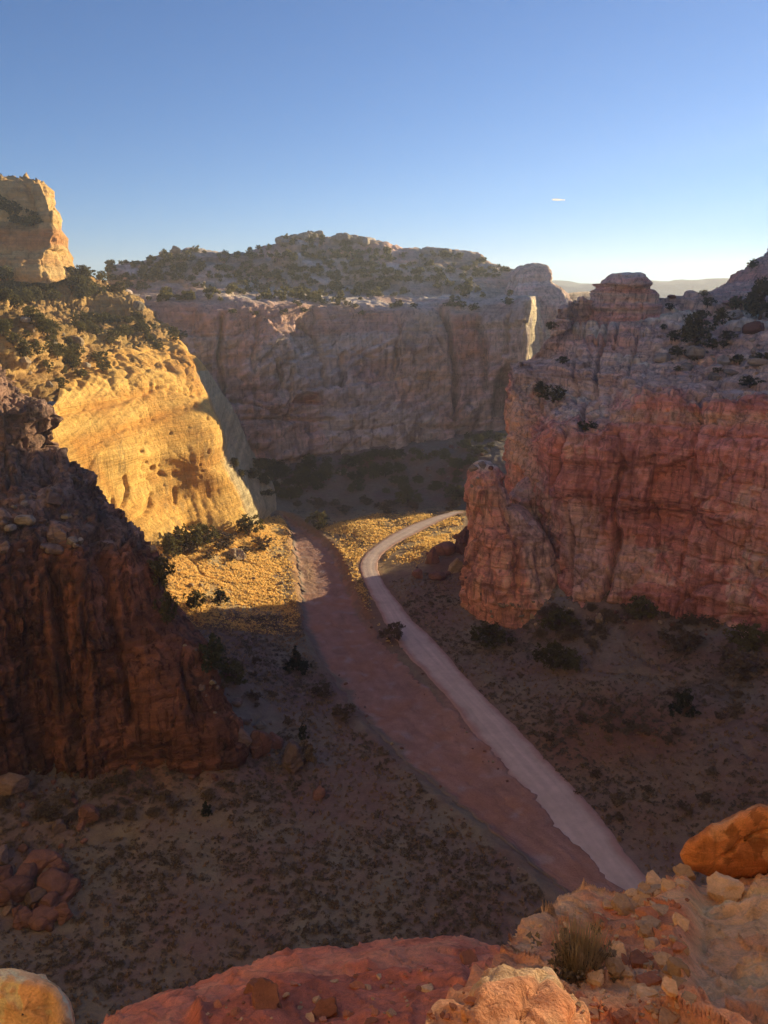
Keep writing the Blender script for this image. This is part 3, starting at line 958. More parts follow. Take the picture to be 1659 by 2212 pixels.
def left_peak():
    A = lambda pts, side: [at(*p) for p in pts] + [W(*s) for s in side]
    r0 = A([(-320, 610, 224), (-60, 610, 226), (0, 605, 228), (60, 608, 230), (105, 612, 232), (165, 592, 250)], [(-112, 275, 70), (-150, 300, 70)])
    r1 = A([(-320, 548, 230), (-60, 548, 232), (0, 548, 233), (55, 552, 234), (96, 558, 236), (140, 552, 251)], [(-118, 275, 80), (-152, 300, 80)])
    r1b = A([(-320, 528, 236), (-60, 526, 238), (0, 524, 239), (58, 522, 239), (108, 524, 240), (131, 522, 252)], [(-120, 275, 85), (-153, 300, 85)])
    r2 = A([(-320, 500, 238), (-60, 500, 240), (0, 500, 240.5), (62, 500, 241), (113, 500, 242), (128, 500, 252)], [(-121, 275, 88), (-154, 300, 88)])
    r3 = A([(-320, 455, 241), (-60, 455, 243), (0, 455, 244), (60, 455, 244), (104, 452, 244), (120, 450, 253)], [(-123, 275, 95), (-156, 300, 95)])
    r4 = A([(-320, 415, 245), (-60, 415, 246), (0, 414, 247), (55, 412, 247), (92, 413, 247), (109, 418, 254)], [(-126, 276, 100), (-158, 300, 100)])
    r5 = A([(-320, 380, 249), (-60, 376, 250), (0, 380, 250), (40, 388, 250), (72, 388, 250), (86, 390, 256)], [(-132, 278, 103), (-160, 300, 103)])
    r6 = [p + np.array([-6, 22, -2]) for p in r5]
    r7 = [p + np.array([-10, 50, -40]) for p in r5]
    rows = [r0, r1, r1b, r2, r3, r4, r5, r6, r7]

    def fn(P, N, px, py):
        d = rock(P, N, px, py, 400, (1.1, .05), [(7, 5, 1.3, .5, .06, 's'), (3, 2.5, .5, .3, .06, 's')], [(.5, .3, 's')], ((.25, .5, 4),), [(3, 3, .8, 'f')],
                 [([(55, 395), (68, 440), (72, 470)], 7, 2.2), ([(-20, 470), (60, 478)], 6, 1.2), ([(0, 535), (100, 530)], 4, 1.4)])
        m1, o1, k1 = masonry(P, 431, 4, 7, 1.3, .6, .3)
        d = d + m1
        st = strata(P, 403, .3)
        c = mixc(np.tile(lin(.36, .23, .15), (len(P), 1)), lin(.46, .36, .25)[None], np.clip(.5 + .8 * st + .4 * fbm(P * .08, 3, 405), 0, 1))
        c = mixc(c, lin(.36, .17, .11)[None], .6 * sstep(540, 525, py) * sstep(480, 500, py))
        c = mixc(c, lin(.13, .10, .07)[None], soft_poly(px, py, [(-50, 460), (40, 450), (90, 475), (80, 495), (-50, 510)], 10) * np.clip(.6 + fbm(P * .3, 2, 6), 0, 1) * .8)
        return d, c
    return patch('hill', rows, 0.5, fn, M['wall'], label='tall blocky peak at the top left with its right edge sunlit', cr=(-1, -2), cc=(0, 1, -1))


def far_mesa():
    cols = [230, 330, 420, 500, 600, 700, 800, 870, 930, 980, 1040, 1100, 1136, 1168]
    bpy_ = [1045, 1040, 1036, 1030, 1014, 986, 969, 960, 953, 946, 931, 931, 938, 942]
    zb = [9, 8, 8, 8, 9, 11, 12.5, 13.5, 14, 15, 17, 17, 17, 16]
    base = [G(a, b, c) for a, b, c in zip(cols, bpy_, zb)]
    YB = [p[1] for p in base]
    YB[-2] = 292
    YB[-1] = 306
    base[-2], base[-1] = at(1136, 938, 292), at(1168, 930, 306)
    end = [(70, 348), (100, 385)]
    r0 = [down(p, 6) for p in base] + [W(x, y, 0) for x, y in end]

    def row(py, dy, px=None, ze=20):
        px = px or cols
        py = py if isinstance(py, list) else [py] * len(cols)
        dy = dy if isinstance(dy, list) else [dy] * len(cols)
        return [at(a, b, y + d) for a, b, y, d in zip(px, py, YB, dy)] + [W(x, y, ze) for x, y in end]
    r1 = row([990, 985, 980, 975, 960, 945, 930, 925, 920, 915, 900, 900, 900, 900], 1.5, ze=25)
    r2 = row(880, [4, 4, 4, 4, 4, 5, 5, 5, 5, 5, 4, 3, 1, 1], ze=32)
    r3 = row([840] * 14, [8, 8, 8, 7, 7, 8, 9, 9, 9, 9, 6, 4, 1.5, 1.5], ze=38)
    r4 = row([790] * 14, [13, 13, 12, 10, 10, 13, 14, 12, 11, 11, 8, 5, 2, 2], ze=46)
    r5 = row([745, 745, 745, 745, 745, 745, 745, 740, 735, 735, 735, 735, 735, 735], [13, 13, 12, 11, 12, 15, 16, 14, 13, 13, 10, 6, 2, 2], ze=52)
    r6 = row([712, 712, 705, 705, 712, 716, 716, 700, 690, 690, 690, 690, 690, 690], [15, 15, 14, 13, 15, 18, 20, 17, 16, 15, 12, 8, 2.5, 2.5], cols[:-2] + [1140, 1166], ze=58)
    r7 = row([665, 662, 660, 660, 662, 662, 662, 668, 662, 658, 655, 655, 648, 648], [20, 20, 18, 18, 21, 24, 26, 24, 22, 20, 18, 14, 4, 4], cols[:-2] + [1146, 1160], ze=63)
    r8 = row([640, 640, 638, 638, 640, 640, 640, 640, 638, 636, 636, 636, 638, 638], [42, 42, 40, 40, 44, 50, 52, 50, 48, 46, 44, 44, 20, 20], cols[:-2] + [1146, 1158], ze=66)
    r9 = row([604, 604, 602, 602, 600, 598, 596, 594, 594, 596, 598, 606, 625, 630], [90, 88, 86, 86, 88, 90, 90, 86, 82, 80, 78, 74, 50, 48], cols[:-2] + [1140, 1165], ze=68)
    r10 = row([572, 566, 562, 562, 558, 552, 552, 562, 564, 566, 572, 586, 610, 622], [112, 110, 108, 108, 110, 112, 112, 108, 104, 100, 98, 92, 66, 64], cols[:-2] + [1138, 1168], ze=66)
    r11 = row([556, 543, 538, 546, 530, 512, 518, 546, 545, 549, 554, 578, 600, 618], [130, 128, 126, 126, 128, 128, 128, 124, 120, 116, 112, 104, 78, 74], cols[:-2] + [1136, 1166], ze=64)
    r12 = [p + np.array([0, 40, -6]) for p in r11]
    r13 = [p + np.array([0, 90, -70]) for p in r11]
    rows = [r0, base + [W(x, y, 14) for x, y in end], r1, r2, r3, r4, r5, r6, r7, r8, r9, r10, r11, r12, r13]

    def fn(P, N, px, py):
        gro = [([(636, 800), (640, 870), (632, 905)], 4, 3), ([(650, 690), (690, 730), (705, 790), (708, 830)], 4, 2.6), ([(596, 780), (612, 830)], 4, 2.2), ([(745, 765), (742, 830)], 5, 2.0),
               ([(958, 670), (978, 720), (985, 800), (985, 900)], 8, 4), ([(1035, 690), (1045, 760), (1050, 840)], 7, 2.6), ([(480, 680), (470, 770), (480, 850)], 6, 2.4), ([(560, 690), (545, 800)], 5, 1.6),
               ([(855, 800), (865, 700)], 5, 1.4), ([(520, 905), (720, 905)], 4, 1.6), ([(500, 860), (640, 900)], 4, 1.0), ([(600, 745), (560, 790)], 5, 1.2), ([(1098, 690), (1092, 760)], 5, 1.8),
               ([(1138, 650), (1133, 780)], 4, 2.0), ([(600, 1000), (720, 985)], 4, 1)]
        alc = [([(642, 868), (650, 848), (675, 842), (695, 852), (705, 872)], 9, 6), ([(1060, 900), (1066, 822), (1080, 790), (1096, 782), (1110, 800), (1118, 840), (1120, 900)], 10, 8)]
        gro = [(p_, w_ * .85, d_ * 1.9) for p_, w_, d_ in gro]
        d = rock(P, N, px, py, 500, (2.2, .025), [(18, 22, 4.6, 1.8, .04, 's'), (7, 5, 1.3, .5, .05, 's')], [(.5, .22, 's'), (.8, .16, 'f')], ((.5, .25, 4),), [(6, 3, .5, 'f')], gro, alc)
        face = sstep(665, 690, py) * sstep(1130, 1110, px)
        m1, o1, k1 = masonry(P, 531, 9, 15, 2.0, 1.1, .5, (1, .1))
        m2, o2, k2 = masonry(P, 541, 3.0, 9, 1.1, .5, .35, (1, .1), (-.55, 0))
        m3, o3, k3 = masonry(P, 551, 4.0, 13, 3.0, .6, .5, (1, .1))
        d = d + face * (.7 * m1 + .9 * m2)
        d = d * (1 - .75 * sstep(1122, 1136, px) * sstep(1180, 1170, px))
        # terraced bands on the upper slope and knobs on the skyline
        upm = sstep(648, 636, py) * (py > 0)
        zz = P[:, 2] + 1.5 * fbm(P * .02, 2, 509)
        d = d + upm * m3 * sstep(1130, 1110, px)
        d = d + upm * 1.6 * np.tanh(3.5 * pn(np.stack([P[:, 0] * .004, P[:, 1] * .002, zz * .17], 1), 511))
        kn = upm * sstep(600, 560, py)
        f1, f2, cid = worley(np.stack([P[:, 0] / 9, P[:, 1] / 12, P[:, 2] / 9], 1), 519)
        d = d + kn * 3.0 * (cid - .5) * (1 - np.exp(-(f2 - f1) / .3))
        # cross-bedding
        xb = pn(np.stack([(P[:, 0] * .5 - P[:, 2] * .9) * .55, P[:, 1] * .02, P[:, 2] * .02 + P[:, 0] * .01], 1), 521)
        xm = soft_poly(px, py, [(500, 800), (560, 745), (650, 722), (850, 722), (860, 760), (740, 800), (620, 850)], 14)
        d = d + xm * 1.3 * xb
        st = strata(P, 503, .16, 5)
        sv = streaks(P, 504, .35)
        c = mixc(np.tile(lin(.36, .285, .25), (len(P), 1)), lin(.45, .385, .34)[None], np.clip(.5 + 1.3 * st + 1.0 * fbm(P * .04, 4, 505), 0, 1))
        c = mixc(c, lin(.40, .23, .18)[None], .8 * np.clip(.15 + 2.2 * fbm(P * .028, 4, 506), 0, .9))
        zx = P[:, 2] - .55 * P[:, 0] + 2.5 * fbm(P * .04, 3, 560)
        dg = pn(np.stack([zx * .22, P[:, 0] * .012, zx * 0], 1), 561) + .7 * pn(np.stack([zx * .6, P[:, 0] * .02, zx * 0 + 4], 1), 562)
        c = c * (1 + .18 * o1 + .30 * face * o2 + .42 * face * np.tanh(2 * dg) * sstep(-.2, .25, fbm(P * .03, 2, 563)))[:, None]
        c = mixc(c, lin(.36, .20, .16)[None], .75 * sstep(642, 668, py) * sstep(735, 712, py) * sstep(930, 820, px))
        pale = soft_poly(px, py, [(520, 800), (580, 735), (700, 722), (850, 720), (900, 715), (840, 775), (720, 800), (620, 830)], 12)
        c = mixc(c, lin(.46, .41, .37)[None], .8 * pale * (.8 + .4 * xb))
        c = mixc(c, lin(.41, .31, .22)[None], .6 * soft_poly(px, py, [(830, 760), (900, 680), (960, 670), (975, 760), (980, 890), (900, 860), (830, 830)], 15))
        c = mixc(c, lin(.43, .20, .12)[None], .7 * soft_poly(px, py, [(975, 680), (1030, 675), (1040, 760), (1000, 800), (985, 740)], 10))
        c = mixc(c, lin(.30, .13, .09)[None], .8 * soft_poly(px, py, [(642, 870), (655, 848), (690, 848), (705, 872)], 5))
        c = mixc(c, lin(.30, .15, .12)[None], .7 * soft_poly(px, py, [(1060, 880), (1066, 822), (1082, 790), (1110, 800), (1118, 860)], 8))
        c = mixc(c, lin(.17, .12, .105)[None], np.clip(sv * .9 * sstep(700, 760, py), 0, .65))
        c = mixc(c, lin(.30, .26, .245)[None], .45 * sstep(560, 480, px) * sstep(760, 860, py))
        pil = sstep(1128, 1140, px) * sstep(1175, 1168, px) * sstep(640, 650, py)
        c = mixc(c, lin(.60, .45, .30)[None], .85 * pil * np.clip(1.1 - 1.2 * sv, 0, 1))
        c = c * (1 + .35 * upm * (k3 - .5))[:, None]
        v = upm * np.clip(.55 + 1.2 * fbm(P * np.array([.05, .02, .2]), 3, 507), 0, 1)
        c = mixc(c, lin(.20, .155, .115)[None], .75 * v)
        wt = upm * np.clip(3.2 * pn(np.stack([P[:, 0] * .015, P[:, 1] * .004, zz * .3], 1), 512) - .1, 0, 1)
        c = mixc(c, lin(.44, .37, .30)[None], .7 * wt)
        return d, c
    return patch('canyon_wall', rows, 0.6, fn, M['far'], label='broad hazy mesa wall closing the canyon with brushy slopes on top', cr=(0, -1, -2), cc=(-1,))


def front_dome():
    rows = [[G(690, 990, 6), G(720, 983, 7), G(800, 972, 8), G(880, 962, 9), G(960, 955, 10), G(1020, 945, 11), G(1030, 940, 10)]]
    Yb = [p[1] for p in rows[0]]

    def row(pts, dy):
        return [at(px, py, y + d) for (px, py), y, d in zip(pts, Yb, dy)]
    rows.append(row([(695, 950), (722, 940), (800, 925), (880, 918), (958, 918), (1012, 925), (1026, 930)], [-1, -2.5, -5, -6, -5, -2, 2]))
    rows.append(row([(705, 905), (728, 898), (800, 890), (880, 884), (950, 888), (1000, 900), (1018, 915)], [0, -2, -5, -6.5, -5, -1, 4]))
    rows.append(row([(718, 880), (740, 866), (800, 858), (870, 852), (940, 862), (985, 880), (1005, 898)], [2, 0, -3, -4.5, -2, 3, 8]))
    rows.append(row([(730, 868), (755, 850), (810, 836), (862, 824), (930, 838), (972, 862), (995, 888)], [6, 5, 3, 2, 4, 8, 12]))
    rows.append(row([(735, 866), (760, 847), (812, 832), (862, 820), (928, 835), (968, 860), (990, 886)], [22, 22, 22, 22, 22, 24, 26]))

    def fn(P, N, px, py):
        alc = [([(780, 960), (790, 925), (830, 902), (880, 895), (895, 900), (895, 965)], 12, 3.5)]
        gro = [([(725, 885), (1010, 893)], 4, 1.4), ([(850, 868), (905, 866)], 3, 1.0), ([(985, 915), (1010, 925)], 3, 1)]
        d = rock(P, N, px, py, 600, (1.2, .05), [(9, 7, 1.2, .4, .06, 's')], [(.4, .3, 's')], ((.35, .3, 4),), [(5, 4, 1.0, 'f')], gro, alc)
        m1, o1, k1 = masonry(P, 631, 4, 8, .9, .5, .3, (1, .2))
        d = d + m1
        sv = streaks(P, 604, .6)
        c = mixc(np.tile(lin(.34, .20, .155), (len(P), 1)), lin(.40, .27, .18)[None], np.clip(.5 + fbm(P * .05, 3, 605), 0, 1))
        c = mixc(c, lin(.37, .33, .275)[None], sstep(905, 885, py) * .9)
        c = mixc(c, lin(.33, .15, .11)[None], .85 * soft_poly(px, py, alc[0][0], 6))
        c = mixc(c, lin(.44, .38, .34)[None], .8 * soft_poly(px, py, [(893, 965), (895, 890), (905, 850), (918, 890), (930, 960)], 5))
        c = mixc(c, lin(.14, .10, .09)[None], np.clip(sv * 1.1, 0, .7))
        return d, c
    return patch('canyon_wall', rows, 0.6, fn, M['far'], label='low domed buttress with a red alcove below the far wall')


def right_wall():
    A = lambda pts: [at(*p) for p in pts]
    base = [W(41, 214, 5), at(1094, 1118, 205), G(1150, 1225, 8), G(1225, 1304, 9), G(1292, 1312, 9.5), G(1400, 1317, 10), G(1520, 1337, 11), G(1659, 1372, 12), G(1820, 1405, 13)]
    off = [W(95, 88, 13), W(118, 62, 12), W(130, 20, 11), W(135, -50, 11)]
    base = base + off

    def O(k, z):
        return [W(95 + k, 88 + k * .2, z), W(118 + k, 62 + k * .2, z), W(130 + k, 20, z), W(135 + k, -50, z)]
    r0 = [down(p, 5) for p in base]
    r1 = [W(41, 213, 18)] + A([(1091, 1060, 205), (1146, 1150, 171), (1222, 1185, 146), (1292, 1185, 142), (1400, 1185, 138), (1520, 1195, 131.5), (1659, 1210, 122), (1835, 1230, 112)]) + O(1, 24)
    r2 = [W(41, 212, 30)] + A([(1091, 980, 203), (1140, 1045, 173), (1216, 1065, 149), (1294, 1055, 144.5), (1400, 1055, 140), (1520, 1055, 133.5), (1659, 1060, 124), (1840, 1060, 114)]) + O(2, 36)
    r3 = [W(41, 212, 40)] + A([(1094, 900, 201), (1140, 955, 175), (1210, 950, 151.5), (1298, 945, 147), (1400, 915, 142.5), (1520, 905, 136), (1659, 905, 127), (1850, 905, 117)]) + O(4, 47)
    r4 = [W(41, 212, 46)] + A([(1100, 835, 201), (1152, 925, 178), (1214, 926, 154.5), (1300, 920, 150), (1400, 852, 145), (1520, 862, 139), (1659, 856, 130), (1850, 850, 120)]) + O(6, 52)
    r4b = [W(41.5, 213, 48)] + A([(1104, 808, 202), (1158, 905, 182), (1218, 905, 166), (1300, 890, 160), (1400, 832, 152), (1520, 845, 147), (1659, 840, 138), (1850, 835, 128)]) + O(14, 56)
    r5 = [W(42, 213, 50)] + A([(1110, 796, 203), (1168, 862, 192), (1226, 862, 184), (1300, 850, 174), (1400, 812, 162), (1520, 825, 157), (1659, 820, 149), (1850, 810, 139)]) + O(24, 62)
    r5b = [W(43, 214, 51)] + A([(1120, 790, 205), (1172, 800, 199), (1232, 800, 190), (1302, 800, 182), (1400, 790, 172), (1520, 803, 166), (1659, 800, 158), (1850, 780, 149)]) + O(34, 68)
    r6 = [W(43, 211, 52)] + A([(1134, 782, 208), (1182, 772, 207), (1242, 765, 198), (1304, 765, 192), (1400, 762, 184), (1520, 774, 177), (1659, 772, 170), (1850, 740, 160)]) + O(44, 74)
    r7 = [W(45, 211, 54)] + A([(1165, 757, 208), (1196, 740, 208), (1252, 728, 211), (1312, 726, 206), (1400, 722, 200), (1520, 728, 195), (1659, 728, 189), (1850, 690, 182)]) + O(54, 80)
    r8 = [W(47, 212, 57)] + A([(1193, 718, 210), (1216, 697, 211), (1262, 688, 222), (1320, 688, 219), (1400, 688, 217), (1520, 688, 215), (1659, 688, 212), (1850, 640, 205)]) + O(64, 86)
    r9 = [W(50, 215, 62)] + A([(1212, 684, 213), (1232, 664, 217), (1276, 656, 223), (1324, 654, 228), (1420, 648, 239), (1540, 644, 238), (1659, 640, 236), (1850, 580, 228)]) + O(80, 92)
    r10 = [p + np.array([.5, 1.5, -2]) for p in r9]
    r11 = [np.array([p[0] + 1.5, p[1] + 2, -4.0]) for p in r9]
    rows = [r0, base, r1, r2, r3, r4, r4b, r5, r5b, r6, r7, r8, r9, r10, r11]
    rnd = np.random.default_rng(9)
    pits = [(rnd.uniform(1100, 1140), rnd.uniform(830, 990), rnd.uniform(1.2, 3)) for _ in range(70)] + [(rnd.uniform(1330, 1659), rnd.normal(890, 14), rnd.uniform(1.5, 4.5)) for _ in range(45)]

    def fn(P, N, px, py):
        gro = [([(1225, 930), (1205, 990), (1195, 1050)], 10, 4.5), ([(1215, 1090), (1232, 1150), (1228, 1230), (1220, 1290)], 9, 4), ([(1335, 1150), (1318, 1240), (1300, 1290)], 12, 3.2), ([(1345, 1000), (1320, 1100), (1335, 1180)], 12, 2.4),
               ([(1275, 1060), (1265, 1130)], 5, 1.2), ([(1500, 1080), (1480, 1170), (1465, 1240)], 7, 1.6), ([(1415, 1015), (1460, 1000), (1500, 985)], 5, 1.6), ([(1512, 855), (1500, 960), (1500, 1050)], 8, 1.6),
               ([(1490, 1395), (1510, 1345), (1560, 1325), (1659, 1330)], 4, 1.1), ([(1455, 1330), (1480, 1280), (1530, 1255), (1620, 1262), (1659, 1300)], 5, 1.4), ([(1570, 1340), (1600, 1322), (1659, 1316)], 3, .8),
               ([(1320, 700), (1290, 760), (1280, 800), (1278, 850), (1262, 890), (1255, 930)], 7, 3.5), ([(1306, 690), (1285, 740)], 5, 2), ([(1348, 690), (1328, 745)], 5, 2.2), ([(1235, 770), (1232, 830), (1245, 870)], 6, 2.2),
               ([(1640, 1120), (1590, 1200), (1659, 1240)], 6, .8), ([(1260, 700), (1248, 740)], 4, 1.2), ([(1380, 730), (1350, 790)], 5, 1.6)]
        alc = [([(1405, 1018), (1450, 1000), (1490, 985), (1495, 1150), (1440, 1160), (1380, 1130)], 14, 2.2)]
        gro = [(p_, w_ * .6, d_ * .95) for p_, w_, d_ in gro]
        d = rock(P, N, px, py, 700, (.8, .045), [(12, 22, 1.6, .7, .03, 's'), (5, 4, .9, .35, .05, 's'), (5.5, 2.4, 1.7, .9, .06, 'f')], [(.30, .4, 's')], ((.26, .5, 6),), [(2.6, 2.0, .4, 'f')], gro, alc)
        cap = sstep(870, 835, py) * sstep(1090, 1120, px)
        m1, o1, k1 = masonry(P, 731, 7, 8, .9, .55, .22)
        m2, o2, k2 = masonry(P, 741, 1.7, 4.6, 1.5, .55, .22)
        m3, o3, k3 = masonry(P, 751, 2.2, 3.2, .35, .16, .14)
        m4, o4, k4 = masonry(P, 771, 28, 6, .9, .8, .16)
        m5, o5, k5 = masonry(P, 781, 1.0, 2.2, .25, .14, .1)
        d = d + (1 - cap) * (m1 + m3 + m4 + m5) + cap * (m2 + m3 + m5)
        zz = P[:, 2] + 1.0 * fbm(P * .03, 2, 711)
        d = d + cap * 1.15 * np.tanh(5 * pn(np.stack([P[:, 0] * .012, P[:, 1] * .012, zz * .42], 1), 712))
        d = d * (1 - .6 * sstep(1260, 1180, px) * sstep(840, 780, py) * (px > 0))
        for (a, b_, s) in pits:
            dd = ((px - a) / s) ** 2 + ((py - b_) / s) ** 2
            d = d - .6 * np.exp(-dd * dd)
        st = strata(P, 703, .3)
        sv = streaks(P, 704, .6)
        c = mixc(np.tile(RED, (len(P), 1)), lin(.40, .205, .155)[None], np.clip(.45 + .6 * st + .9 * fbm(P * .05, 3, 705), 0, 1))
        c = c * (1 + .30 * o1 + .2 * o3)[:, None]
        c = mixc(c, lin(.44, .26, .20)[None], .55 * blotch(P, 761, .07, .08, .16))
        c = mixc(c, lin(.25, .095, .08)[None], .6 * blotch(P, 762, .09, .06, .13))
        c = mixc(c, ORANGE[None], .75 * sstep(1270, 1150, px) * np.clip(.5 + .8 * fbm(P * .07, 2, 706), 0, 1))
        band = sstep(880, 892, py + 4 * st) * sstep(925, 905, py) * sstep(1290, 1340, px)
        c = mixc(c, lin(.42, .25, .17)[None], .7 * band)
        c = mixc(c, lin(.22, .085, .065)[None], np.clip(.8 * sv * sstep(860, 930, py) + .5 * sstep(.2, .6, fbm(P * .06, 3, 709)), 0, .8))
        c = mixc(c, lin(.30, .20, .165)[None], .8 * soft_poly(px, py, [(1200, 1090), (1240, 1080), (1290, 1100), (1320, 1290), (1230, 1310)], 18))
        c = mixc(c, lin(.29, .115, .085)[None], .7 * soft_poly(px, py, alc[0][0], 10))
        # pale cap rock above the red wall
        edge = np.interp(px, [1080, 1100, 1170, 1210, 1300, 1340, 1400, 1470, 1500, 1560, 1600, 1659], [800, 812, 900, 918, 908, 870, 852, 842, 862, 858, 846, 852])
        capm = sstep(16, -16, py - edge + 22 * fbm(P * .16, 4, 708)) * (py > 0)
        pc = mixc(np.tile(lin(.33, .235, .18), (len(P), 1)), lin(.39, .30, .23)[None], np.clip(.5 + .8 * st + .5 * fbm(P * .12, 3, 707), 0, 1))
        pc = pc * (1 + .35 * o2 + .25 * (k2 - .5))[:, None]
        pc = mixc(pc, lin(.34, .19, .13)[None], np.clip(1.3 * fbm(P * .06, 2, 714) - .15, 0, .7))
        pc = mixc(pc, lin(.36, .20, .15)[None], .7 * soft_poly(px, py, [(1190, 745), (1215, 690), (1290, 655), (1300, 700), (1210, 770)], 10) * np.clip(.5 + st, 0, 1))
        c = mixc(c, pc, capm)
        c = mixc(c, lin(.44, .21, .11)[None], .7 * soft_poly(px, py, [(1148, 830), (1178, 825), (1178, 900), (1140, 935), (1142, 880)], 7))
        c = mixc(c, lin(.38, .255, .17)[None], .8 * soft_poly(px, py, [(1094, 1000), (1096, 880), (1108, 812), (1142, 820), (1140, 1000)], 8))
        return d, c
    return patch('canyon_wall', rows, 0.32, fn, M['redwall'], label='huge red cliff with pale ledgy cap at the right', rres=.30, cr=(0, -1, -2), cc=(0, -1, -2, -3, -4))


SHADE_RIDGE = 111.5  # crest height of an unseen ridge, added to shade the near ledges


def right_hill():
    A = lambda pts, off: [at(*p) for p in pts] + [W(*q) for q in off]  # points in off lie out of view, shaped to block the sun
    H = SHADE_RIDGE
    r0 = A([(1470, 668, 226), (1540, 658, 224), (1600, 655, 221), (1655, 655, 217)], [(150, 215, 62), (160, 185, 78), (160, 70, 78), (160, -60, 76)])
    r1 = A([(1490, 650, 236), (1545, 640, 238), (1600, 626, 238), (1655, 613, 236)], [(152, 245, 84), (172, 192, H - 13), (172, 70, H - 13), (172, -60, H - 15)])
    r2 = A([(1510, 641, 246), (1560, 622, 250), (1605, 603, 252), (1655, 582, 252)], [(155, 275, 98), (186, 205, H), (186, 70, H), (186, -60, H)])
    r3 = A([(1530, 638, 254), (1575, 613, 260), (1625, 578, 263), (1655, 561, 266)], [(162, 300, 111), (206, 218, H - 6), (206, 80, H - 6), (206, -60, H - 8)])
    r4 = A([(1540, 640, 262), (1585, 616, 268), (1640, 578, 274), (1660, 560, 284)], [(169, 325, 124), (240, 290, H - 8), (300, 80, H - 10), (300, -60, H - 12)])
    r5 = [np.array([p[0] + 2, p[1] + 2, 0.0]) for p in r4]
    rows = [r0, r1, r2, r3, r4, r5]

    def fn(P, N, px, py):
        d = rock(P, N, px, py, 800, (1.0, .05), [(6, 4, 1.0, .5, .06, 'a')], [(.6, .35, 'a')], ((.25, .4, 4),), [(3, 3, .8, 'a')])
        d = d * np.where(P[:, 1] < 225, .25, 1)
        st = strata(P, 803, .3)
        c = mixc(np.tile(lin(.34, .19, .14), (len(P), 1)), lin(.38, .28, .21)[None], np.clip(.4 + st, 0, 1))
        return d, c
    return patch('hill', rows, 0.8, fn, M['redwall'], label='reddish rounded hill above the right cliff with junipers', cr=(-1,), cc=(-1, -2, -3))


def bounce_cliff():
    """unseen sunlit cliff added behind the camera to bounce warm light into shade"""
    xs = [-130, -112, -85, -50, -15, 20, 60, 100, 140]
    y0 = [50, 12, -14, -28, -34, -34, -30, -22, -10]

    def row(dy, z):
        return [W(x, y + dy, z) for x, y in zip(xs, y0)]
    rows = [row(18, 0), row(12, 40), row(6, 60), row(2, 66), row(0, 74), row(-3, 100), row(-6, 128), row(-9, 150), row(-16, 156), row(-60, 158), row(-75, 0)]

    def fn(P, N, px, py):
        d = 1.5 * fbm(P * .05, 4, 1400) + masonry(P, 1410, 7, 9, 1.2, .6, .3)[0]
        st = strata(P, 1403, .2)
        return d, mixc(np.tile(lin(.42, .32, .235), (len(P), 1)), lin(.47, .39, .31)[None], np.clip(.5 + .9 * st, 0, 1))
    return patch('canyon_wall', rows, 1.4, fn, M['wall'], label='unseen cliff added behind the viewpoint to bounce sunlight', flip_to=(0, 60, 80))


def stack(name, rings, res, seed, cfn, rel, label, cat, mat='redwall', kind=None):
    def fn(P, N, px, py):
        d = rock(P, N, px, py, seed, **rel)
        mm = {900: (3.6, 3.4, .55, .4, .14), 910: (2.0, 3.2, .7, .4, .16), 920: (1.4, 5, .6, .4, .2), 930: (6, 9, .5, .5, .4)}[seed]
        d = d + masonry(P, seed + 40, *mm)[0]
        return d, cfn(P, N, px, py)
    top = rings[-1]
    c = np.mean(top[:-1], axis=0)
    rings = rings + [[c + (p - c) * .5 + np.array([0, 0, .25]) for p in top], [c + (p - c) * .04 + np.array([0, 0, .3]) for p in top]]
    return patch(name, rings, res, fn, M[mat], closed=True, label=label, cat=cat, kind=kind)


left_buttress()
lit_wall()
left_shelves()
left_peak()
far_mesa()
front_dome()
right_wall()
right_hill()
bounce_cliff()  # unseen, added as a warm reflector of the sun


def fin_col(P, N, px, py):
    sv = streaks(P, 904, .9)
    c = mixc(np.tile(lin(.48, .20, .125), (len(P), 1)), lin(.38, .17, .115)[None], np.clip(.4 + 1.1 * fbm(P * .12, 3, 905), 0, 1))
    gray = np.clip(soft_poly(px, py, [(1085, 1035), (1120, 1080), (1165, 1120), (1200, 1180), (1225, 1310), (1150, 1300), (1125, 1180), (1100, 1140), (1075, 1060)], 10), 0, 1)
    c = mixc(c, lin(.33, .24, .195)[None], .85 * gray)
    c = mixc(c, lin(.20, .10, .08)[None], np.clip(1.6 * fbm(P * .35, 3, 906) - .35, 0, .7))
    c = mixc(c, lin(.15, .09, .08)[None], np.clip(sv * .8, 0, .6))
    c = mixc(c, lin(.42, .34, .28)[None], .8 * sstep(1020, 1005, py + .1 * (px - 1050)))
    return c


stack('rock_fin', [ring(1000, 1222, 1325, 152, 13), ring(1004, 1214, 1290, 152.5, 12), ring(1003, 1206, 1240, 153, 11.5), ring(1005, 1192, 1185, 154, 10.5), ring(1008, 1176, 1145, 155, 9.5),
                   ring(1011, 1140, 1108, 156, 8), ring(1014, 1104, 1075, 156.5, 6.5), ring(1019, 1088, 1040, 157, 5), ring(1024, 1079, 1017, 157.5, 4), ring(1034, 1068, 1004, 158, 2.5)], .3, 900, fin_col,
      dict(big=(1.3, .09), blocks=[(5, 8, 1.7, .6, .04, 's'), (2.2, 2.0, .35, .15, .05, 's')], ledge=[(.14, .5, 's')], fine=((.16, .8, 4),),
           grooves=[([(1085, 1040), (1115, 1090), (1150, 1130)], 5, 1.4), ([(1095, 1110), (1120, 1190), (1115, 1290)], 6, 1.2), ([(1090, 1160), (1130, 1155)], 3, .7), ([(1160, 1180), (1175, 1290)], 6, 1.0)]),
      'tall orange rock fin standing before the right cliff', 'rock')


